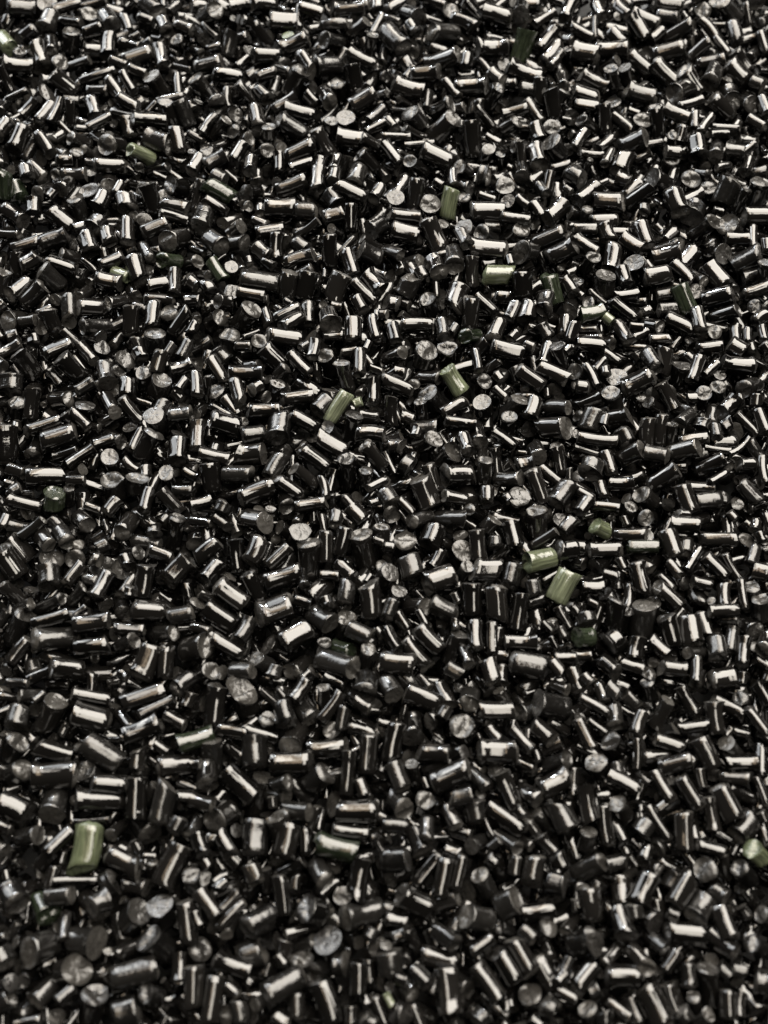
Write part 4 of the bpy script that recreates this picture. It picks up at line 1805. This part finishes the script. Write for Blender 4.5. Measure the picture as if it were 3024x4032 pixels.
LABELS = '''
1 0 3 4 7 10 8
17 0 3 1 2 12 8
27 0 3 3 6 9 8
29 1 0 0 1 10 8
30 3 0 1 1 2 8
32 Leaf green pellet with a ragged split end, among large dark pellets high up
35 Pale green crumpled pellet cut off by the photo's edge near its top corner
61 0 3 1 5 9 23
69 Tiny yellowish green round end just above a bright slanting pellet near the top
75 0 0 5 3 8 23
86 0 3 3 5 8 23
89 0 1 4 4 2 17
93 1 0 3 3 7 23
98 0 3 3 4 2 17
124 Big grey pellet with a bright rim round its end, near the top edge
125 0 0 5 2 3 23
129 1 0 1 2 11 7
137 Thick dark green ridged pellet tilted like a slash beside a white-edged black pellet
138 1 0 1 1 9 7
139 0 3 4 1 6 7
140 0 0 5 3 4 23
143 1 0 1 3 8 7
148 0 0 7 11 11 6
149 4 0 2 3 1 5
157 1 0 0 5 5 7
162 1 0 4 2 12 5
183 0 3 1 3 3 7
184 1 0 1 4 3 7
199 0 3 4 7 3 7
201 1 0 0 9 3 7
202 0 3 4 10 3 7
204 0 1 1 6 4 7
236 5 0 2 7 12 19
256 Dark greyish green upright pellet at the photo's edge, its neighbour a similar tilted one
257 Greyish green pellet with dark open lower end, beside an upright one at the edge
265 5 0 2 1 11 22
268 Pale ring-shaped hollow end facing up, beside a wide silvery pellet
271 1 3 0 2 4 22
275 0 1 1 4 9 22
287 Small mint green pellet leaning like a backslash against a wide silvery pellet
289 0 3 2 2 6 22
290 Dull dark green pellet with a glassy torn end, beside a big round-ended black pellet
328 Thick dark olive pellet with a pale streak, leaning like a backslash under a glinting edge
333 1 0 1 3 4 17
353 0 1 0 2 7 17
356 Deep green backslash-tilted pellet with a white streak, above a big white round end
359 0 1 1 2 3 15
362 1 0 0 2 5 15
366 0 3 2 4 3 15
369 1 0 2 5 12 2
370 4 0 2 5 3 15
383 4 0 1 4 11 2
398 Yellowish green upright pellet with two bright streaks, beside a small pale round end
403 1 0 1 2 3 5
413 0 3 3 3 2 4
416 0 3 1 2 8 5
417 0 3 4 2 7 5
420 0 3 1 1 11 4
428 Broad silvery green pellet lying level, brightest of the green ones in the upper half
429 1 0 2 1 4 4
430 Deep green upright pellet with one pale streak, close to the silvery green one
433 0 0 7 8 9 6
435 0 3 2 2 8 4
436 0 3 2 2 7 4
440 Dusky green pellet lying level with its round end showing, above a big grey-topped pellet
458 1 0 0 2 2 4
465 0 3 1 5 12 6
468 5 0 4 4 12 19
474 1 1 3 5 1 19
492 0 3 1 2 11 19
499 1 1 3 3 2 19
500 5 0 4 2 2 19
501 0 3 1 2 10 19
503 1 1 0 1 1 6
509 Dark grey-green pellet leaning like a backslash beside a bright round end
511 1 2 1 1 3 19
517 Green pellet lying level under a pale glare, with a torn yellow-green scrap at one end
518 Small torn yellow-green scrap hanging from the end of a green pellet
549 0 0 4 6 12 16
550 0 3 4 6 12 16
556 0 3 0 5 7 15
561 5 0 2 5 11 16
562 0 2 2 4 12 16
574 1 3 1 3 12 16
576 1 3 2 3 11 16
584 0 2 3 4 2 16
585 0 3 2 5 2 16
588 1 3 0 2 2 16
592 0 3 1 1 11 16
598 Dark green pellet under a pale green rim, shadowed below a level white-streaked one
627 Moss green pellet tilted like a slash with a frayed yellow-green end, in mid heap
629 Frayed yellow-green end curling off the moss green pellet
632 0 3 1 3 9 2
634 1 0 0 3 8 2
636 1 0 1 5 9 2
640 0 2 1 4 8 2
642 0 3 2 6 8 2
643 0 3 4 2 7 2
644 0 3 4 2 6 2
651 0 0 6 3 6 2
654 0 3 3 5 7 2
675 0 1 1 5 8 2
677 1 0 0 1 10 3
679 0 3 1 3 2 3
684 0 3 4 3 7 6
686 Moss green pellet tilted like a backslash below a big pale round end
706 0 3 5 4 11 9
719 1 0 4 5 6 3
720 1 0 1 4 6 3
724 4 3 2 3 10 9
733 3 1 3 2 10 9
758 0 3 1 4 5 19
761 1 2 3 3 5 6
778 5 0 3 4 6 6
780 4 3 1 4 12 9
782 0 3 3 3 1 9
784 0 3 1 5 2 9
790 0 3 3 3 2 9
792 0 1 6 2 12 9
823 1 3 4 2 7 16
824 1 3 4 3 7 16
826 0 1 6 3 6 16
827 0 3 6 5 4 16
832 0 3 3 4 5 16
838 0 3 2 5 4 16
839 1 3 3 5 4 16
844 0 0 7 5 7 16
845 4 3 1 5 6 16
846 1 0 5 5 6 16
847 0 3 1 5 5 16
849 0 3 1 5 11 11
852 0 3 1 5 10 11
855 1 3 1 5 10 11
857 1 3 3 3 11 11
858 0 3 2 3 11 11
882 0 3 3 6 10 10
883 0 3 2 5 10 10
884 0 3 3 5 11 10
885 0 0 5 6 7 2
888 0 0 6 4 11 10
891 0 0 6 4 12 10
893 0 3 1 4 11 10
894 0 3 4 4 10 10
895 0 3 4 5 10 10
896 1 3 4 5 12 11
897 1 0 3 3 10 10
898 0 2 3 2 10 10
899 1 0 0 3 9 10
900 1 0 0 2 11 10
902 0 3 2 2 1 10
908 Small green pellet with a torn tip and white glint, above a thick smoky pellet
909 0 0 5 0 6 10
910 0 1 4 1 2 10
912 1 3 0 3 12 11
913 4 3 4 4 1 11
940 0 3 3 5 10 1
941 0 0 5 5 10 1
942 0 3 2 4 10 1
944 0 3 2 3 11 1
945 0 3 2 2 9 9
948 Mossy green pellet with a hollow open end, beside the thick striped green one
950 0 3 1 3 9 1
951 1 0 1 5 2 10
952 0 3 2 4 9 1
953 1 0 2 3 8 1
954 0 3 2 2 8 1
955 Thick striped green pellet tilted like a slash, resting on a black pellet with wide streak
962 3 0 4 4 2 10
964 3 0 2 4 1 10
968 0 3 4 3 3 10
969 0 0 4 3 3 10
970 1 0 1 2 3 10
971 0 0 7 7 8 9
974 0 3 2 3 12 24
977 1 0 1 3 7 1
978 0 3 2 2 1 24
999 Pale green crumpled flake lying flat above a row of level streaked pellets
1001 0 3 1 1 5 9
1003 Dark olive pellet lying level with a yellow-green glint at one end
1004 0 3 1 3 3 9
1006 4 3 1 5 3 9
1011 0 3 2 3 5 9
1022 0 3 4 4 4 9
1023 0 0 6 3 4 1
1025 0 3 2 2 4 1
1027 0 3 2 4 4 1
1028 1 0 2 5 4 1
1042 0 3 3 3 5 1
1043 Dull dark green pellet with a hollow end, below the thick striped green one
1046 0 3 0 4 5 1
1067 0 0 7 5 11 0
1068 5 0 2 5 11 0
1069 5 0 1 4 9 11
1070 4 3 1 2 10 11
1074 0 3 3 2 9 11
1077 0 3 1 4 11 0
1078 1 3 0 5 11 0
1080 1 3 1 3 11 0
1081 1 1 4 3 9 11
1083 0 3 5 1 7 11
1084 Smoky green glossy pellet with a wide pale streak, lying nearly level
1085 0 3 1 3 1 0
1087 1 0 5 2 1 0
1088 5 0 4 3 10 0
1089 0 1 0 4 11 0
1091 0 3 2 3 1 0
1092 0 1 2 3 7 11
1093 1 1 0 2 11 0
1095 4 3 3 1 10 0
1096 1 1 0 2 2 0
1097 0 1 0 2 9 0
1113 0 3 2 1 1 11
1114 1 2 0 2 2 11
1119 0 0 6 3 7 10
1120 1 0 0 2 5 10
1123 0 1 6 1 5 11
1127 5 0 2 2 3 11
1128 1 3 1 4 11 12
1129 0 3 1 4 6 10
1130 4 3 2 3 12 12
1131 0 3 2 4 8 24
1133 0 0 7 3 11 12
1135 1 3 4 2 5 11
1136 0 3 6 3 4 11
1137 0 2 0 2 6 11
1139 1 3 0 3 5 11
1144 1 3 1 2 1 12
1147 0 3 2 2 9 12
1148 5 0 2 3 9 12
1152 4 3 1 0 1 12
1153 Thick black-green pellet with a cream streak, leaning like a backslash low in the heap
1164 0 1 0 3 4 10
1165 0 3 4 2 10 24
1169 0 3 1 1 2 24
1171 0 0 5 3 3 24
1173 0 3 2 3 9 24
1174 1 0 0 2 9 24
1176 Bright white crumpled round end, brightest in the lower middle of the heap
1178 0 3 1 1 8 24
1179 1 0 1 2 4 24
1181 0 3 4 3 3 24
1183 1 0 3 2 6 24
1185 0 3 4 3 5 24
1186 0 1 4 3 8 24
1188 0 3 3 4 4 24
1196 4 0 4 4 5 24
1197 0 1 4 5 4 24
1223 0 3 3 6 5 1
1224 0 0 2 5 11 13
1241 0 0 1 4 11 13
1242 4 0 4 4 11 21
1245 0 0 4 4 11 13
1247 0 0 1 3 12 13
1253 4 0 4 5 11 21
1255 4 0 4 3 12 21
1258 0 3 2 5 10 21
1260 4 0 2 4 10 21
1262 0 3 4 3 10 21
1263 0 3 2 2 11 21
1264 0 0 2 2 10 13
1265 0 0 4 2 11 13
1269 0 0 3 1 11 13
1270 Green pellet with a curled open end at the photo's edge, low down
1285 Largest green pellet of all, pale and upright with a white streak, low near one side
1288 0 3 4 1 4 0
1289 1 3 3 3 3 0
1291 1 1 0 3 4 0
1292 1 1 0 3 5 0
1293 0 0 7 2 6 0
1294 0 0 5 2 4 14
1296 0 0 8 4 5 0
1297 1 0 0 2 5 14
1298 1 0 0 1 6 14
1299 0 0 6 4 5 14
1301 1 0 0 1 10 14
1302 Blurred dark green pellet deep in shadow, below the largest green pellet
1306 1 0 1 4 4 14
1309 4 3 2 4 4 0
1312 5 0 3 1 5 0
1320 0 1 1 0 2 14
1323 0 1 1 4 5 14
1327 0 3 4 5 4 0
1330 0 3 2 3 8 12
1332 0 3 5 2 7 12
1333 1 1 0 4 8 12
1335 0 1 0 1 7 12
1336 0 3 2 1 5 12
1337 0 0 5 2 10 20
1338 1 0 0 2 9 20
1342 0 0 7 4 9 18
1344 0 3 4 5 7 12
1345 4 3 2 6 9 18
1346 0 3 2 6 4 14
1348 0 3 2 2 9 18
1349 0 3 2 1 10 18
1372 4 0 3 3 12 20
1373 0 3 2 3 1 20
1374 4 0 2 3 1 20
1375 3 0 5 2 3 12
1376 1 0 4 2 12 20
1377 0 1 0 4 2 20
1379 0 0 5 3 2 20
1381 0 0 7 5 2 18
1383 0 3 2 5 2 20
1386 0 3 1 5 2 20
1392 Small bright white round end standing out in the dark, low in the heap
1394 1 0 2 2 4 20
1398 0 3 4 3 4 20
1399 0 0 4 4 3 20
1400 0 3 4 4 3 20
1404 0 1 0 2 2 20
1408 0 1 2 0 8 20
1409 Thin green sliver poking up between black pellets near the bottom edge
1423 0 0 7 8 2 18
1428 Big pale round end with a dark crease, among dark pellets low down
1430 0 3 3 2 9 21
1431 1 0 3 1 8 21
1433 0 3 2 4 9 21
1435 1 0 0 4 8 21
1437 1 0 0 5 8 21
1438 1 0 0 1 7 21
1439 1 0 1 2 7 21
1440 1 0 0 3 8 21
1441 0 1 0 3 7 21
1442 0 3 0 4 7 21
1444 0 3 0 3 5 21
1445 0 3 2 2 5 21
1452 0 3 1 5 7 21
1454 0 3 3 5 8 21
1456 1 0 4 5 7 21
1458 0 3 4 4 7 21
1459 0 0 6 4 6 21
1464 0 3 2 4 6 21
'''

NUM = "one two three four five six seven eight nine ten eleven twelve".split()
SIZE = ["", "thick", "slim", "stubby", "long", "thick stubby", "thick long", "slim stubby", "slim long"]
SHEEN = ["", "dull", "bright", "glossy"]
POSE = ["seen end-on", "lying level", "standing upright", "tilted slash-wise", "tilted backslash-wise",
        "half end-on, level", "half end-on, upright", "half end-on, tilted slash-wise", "half end-on, tilted backslash-wise"]
MARK = ["largest green pellet", "thick striped green pellet", "frayed moss green pellet", "moss green backslash pellet",
        "broad silvery green pellet", "yellowish green upright pellet", "torn-ended green pellet", "thick dark green pellet",
        "leaf green split pellet", "pale green flake", "small torn-tipped green pellet", "smoky green pellet",
        "thick black-green pellet", "green pellet at the edge", "blurred dark green pellet", "white-streaked deep green pellet",
        "green-rimmed dark pellet", "thick dark olive pellet", "thin green sliver", "dark grey-green pellet",
        "small white round end", "big creased round end", "pale ring-shaped end", "big grey rimmed pellet", "bright crumpled round end"]


def label_text(size, sheen, pose, away, clock, mark):
    """How a black pellet looks and how far (in pellets) and which way it lies from one that is easy to find."""
    look = " ".join((SIZE[size] + " " + SHEEN[sheen] + " black pellet " + POSE[pose]).split())
    if away == 0:
        where = "next to " + MARK[mark] + ", on its " + NUM[clock - 1] + " o'clock side"
    else:
        where = NUM[away - 1] + (" pellet" if away == 1 else " pellets") + " off at " + NUM[clock - 1] + " o'clock from " + MARK[mark]
    t = look + ", " + where
    return t[0].upper() + t[1:]

# x y z (centre, 1/50 mm)  azimuth elevation (degrees)  length radius (1/50 mm)  kind
ROWS = [l.split() for l in PELLETS.strip().splitlines()]
LABEL = {}
for l in LABELS.strip().splitlines():
    k, t = l.split(' ', 1)
    LABEL[int(k)] = label_text(*(int(a) for a in t.split())) if t[0].isdigit() else t

CC, DD, HH, RR = [], [], [], []
heap = Heap()
for i, w in enumerate(ROWS):
    x, y, z, az, el, L, r = (float(a) for a in w[:7])
    kind = w[7] if len(w) > 7 else 'k'
    c = np.array([x, y, z]) / 50; g = min(max((y / 50 + 20) / 120, 0), 1)
    L *= (1.03 + .07 * g) / 50; r *= (1.03 + .14 * g) / 50
    r = min(r, 2.05)
    A = frame(math.radians(az), math.radians(el))
    CC.append(c); DD.append(A[:, 2]); HH.append(max(L / 2 - .6 * r, .05)); RR.append(r)
    rs = np.random.default_rng(1000 + i)
    if i in LABEL:
        green = kind in 'gG'
        pellet_object(rs, c, A, L, r, kind, LABEL[i], 'green_pellet' if green else 'black_pellet',
                      'green pellets scattered in the heap' if green else 'black pellets on top of the heap', 'pellet')
    else:
        heap.add(rs, c, A, L, r, 20, kind)

# ------------------------------------------------------------------ the pellets below and between
rs = np.random.default_rng(5)
n0 = len(CC)
NF = 7400
CA = np.zeros((n0 + NF, 3)); DA = np.zeros((n0 + NF, 3)); HA = np.zeros(n0 + NF); RA = np.zeros(n0 + NF)
CA[:n0] = CC; DA[:n0] = DD; HA[:n0] = HH; RA[:n0] = RR
n = n0
CAMP = np.array(cam.location) / MM
FW = np.array(FWD)
fill = Heap()


def gap(c, d, h, c2, d2, h2):
    r = c2 - c; b = d2 @ d; cc = r @ d; ff = (r * d2).sum(1)
    den = np.maximum(1 - b * b, 1e-6)
    s = np.clip((cc - b * ff) / den, -h, h); t = np.clip(b * s - ff, -h2, h2); s = np.clip(b * t + cc, -h, h)
    v = r + t[:, None] * d2 - s[:, None] * d
    return np.sqrt((v * v).sum(1))


levels = [-1.6, -2.1, -2.6, -3.3, -4.1, -5.0, -6.0, -7.2, -8.6]
for it in range(32000):
    if n >= n0 + NF:
        break
    y = rs.uniform(-100, 144)
    half = 1512 / 4600 * (DIST / MM + y * math.sin(TILT)) + 16
    x = rs.uniform(-half, half)
    r = float(np.clip(rs.normal(1.25, .28), .7, 2.0)); L = float(np.clip(rs.normal(4.0, .7), 2.2, 5.8))
    if rs.random() < .035:
        r *= .45; L *= .5

    az = rs.uniform(0, 6.283); el = rs.normal(0, .35) if rs.random() < .85 else rs.normal(0, .9)
    A = frame(az, el); d = A[:, 2]; h = max(L / 2 - .6 * r, .05)
    nb = np.nonzero((np.abs(CA[:n, 0] - x) < 7) & (np.abs(CA[:n, 1] - y) < 7))[0]
    inside = (abs(x) < half - 14) and -88 < y < 128
    for z in (levels if inside else [0.2] + levels[:6]):
        c = np.array([x, y, z + rs.normal(0, .15)])
        if len(nb) == 0 or (gap(c, d, h, CA[nb], DA[nb], HA[nb]) - .88 * (r + RA[nb])).min() > 0:
            CA[n] = c; DA[n] = d; HA[n] = h; RA[n] = r; n += 1
            fill.add(rs, c, A, L, r, 18 if z > -2.2 else 12, 'm' if rs.random() < .12 else 'k')
            break
print('fill', n - n0, 'tries', it)
o = heap.link('scattered_pellets')
o['kind'] = 'stuff'; o['label'] = 'smaller glossy black plastic pellets lying loose between the larger ones'
o = fill.link('buried_pellets')
o['kind'] = 'stuff'; o['label'] = 'black plastic pellets lying deeper in the gaps of the heap'

# ------------------------------------------------------------------ surface underneath
me = bpy.data.meshes.new('ground')
g = 1.2
me.from_pydata([(-g, -g, -.014), (g, -g, -.014), (g, g, -.014), (-g, g, -.014)], [], [(0, 1, 2, 3)])
gm = bpy.data.materials.new('dark_tray')
gm.use_nodes = True
gb = gm.node_tree.nodes["Principled BSDF"]
gb.inputs['Base Color'].default_value = (.012, .012, .012, 1)
gb.inputs['Roughness'].default_value = .6
tn = gm.node_tree.nodes.new('ShaderNodeTexNoise'); tn.inputs['Scale'].default_value = 400
bp = gm.node_tree.nodes.new('ShaderNodeBump'); bp.inputs['Distance'].default_value = .0005
gm.node_tree.links.new(tn.outputs['Fac'], bp.inputs['Height'])
gm.node_tree.links.new(bp.outputs['Normal'], gb.inputs['Normal'])
me.materials.append(gm)
o = bpy.data.objects.new('ground', me)
scene.collection.objects.link(o)
o['kind'] = 'structure'
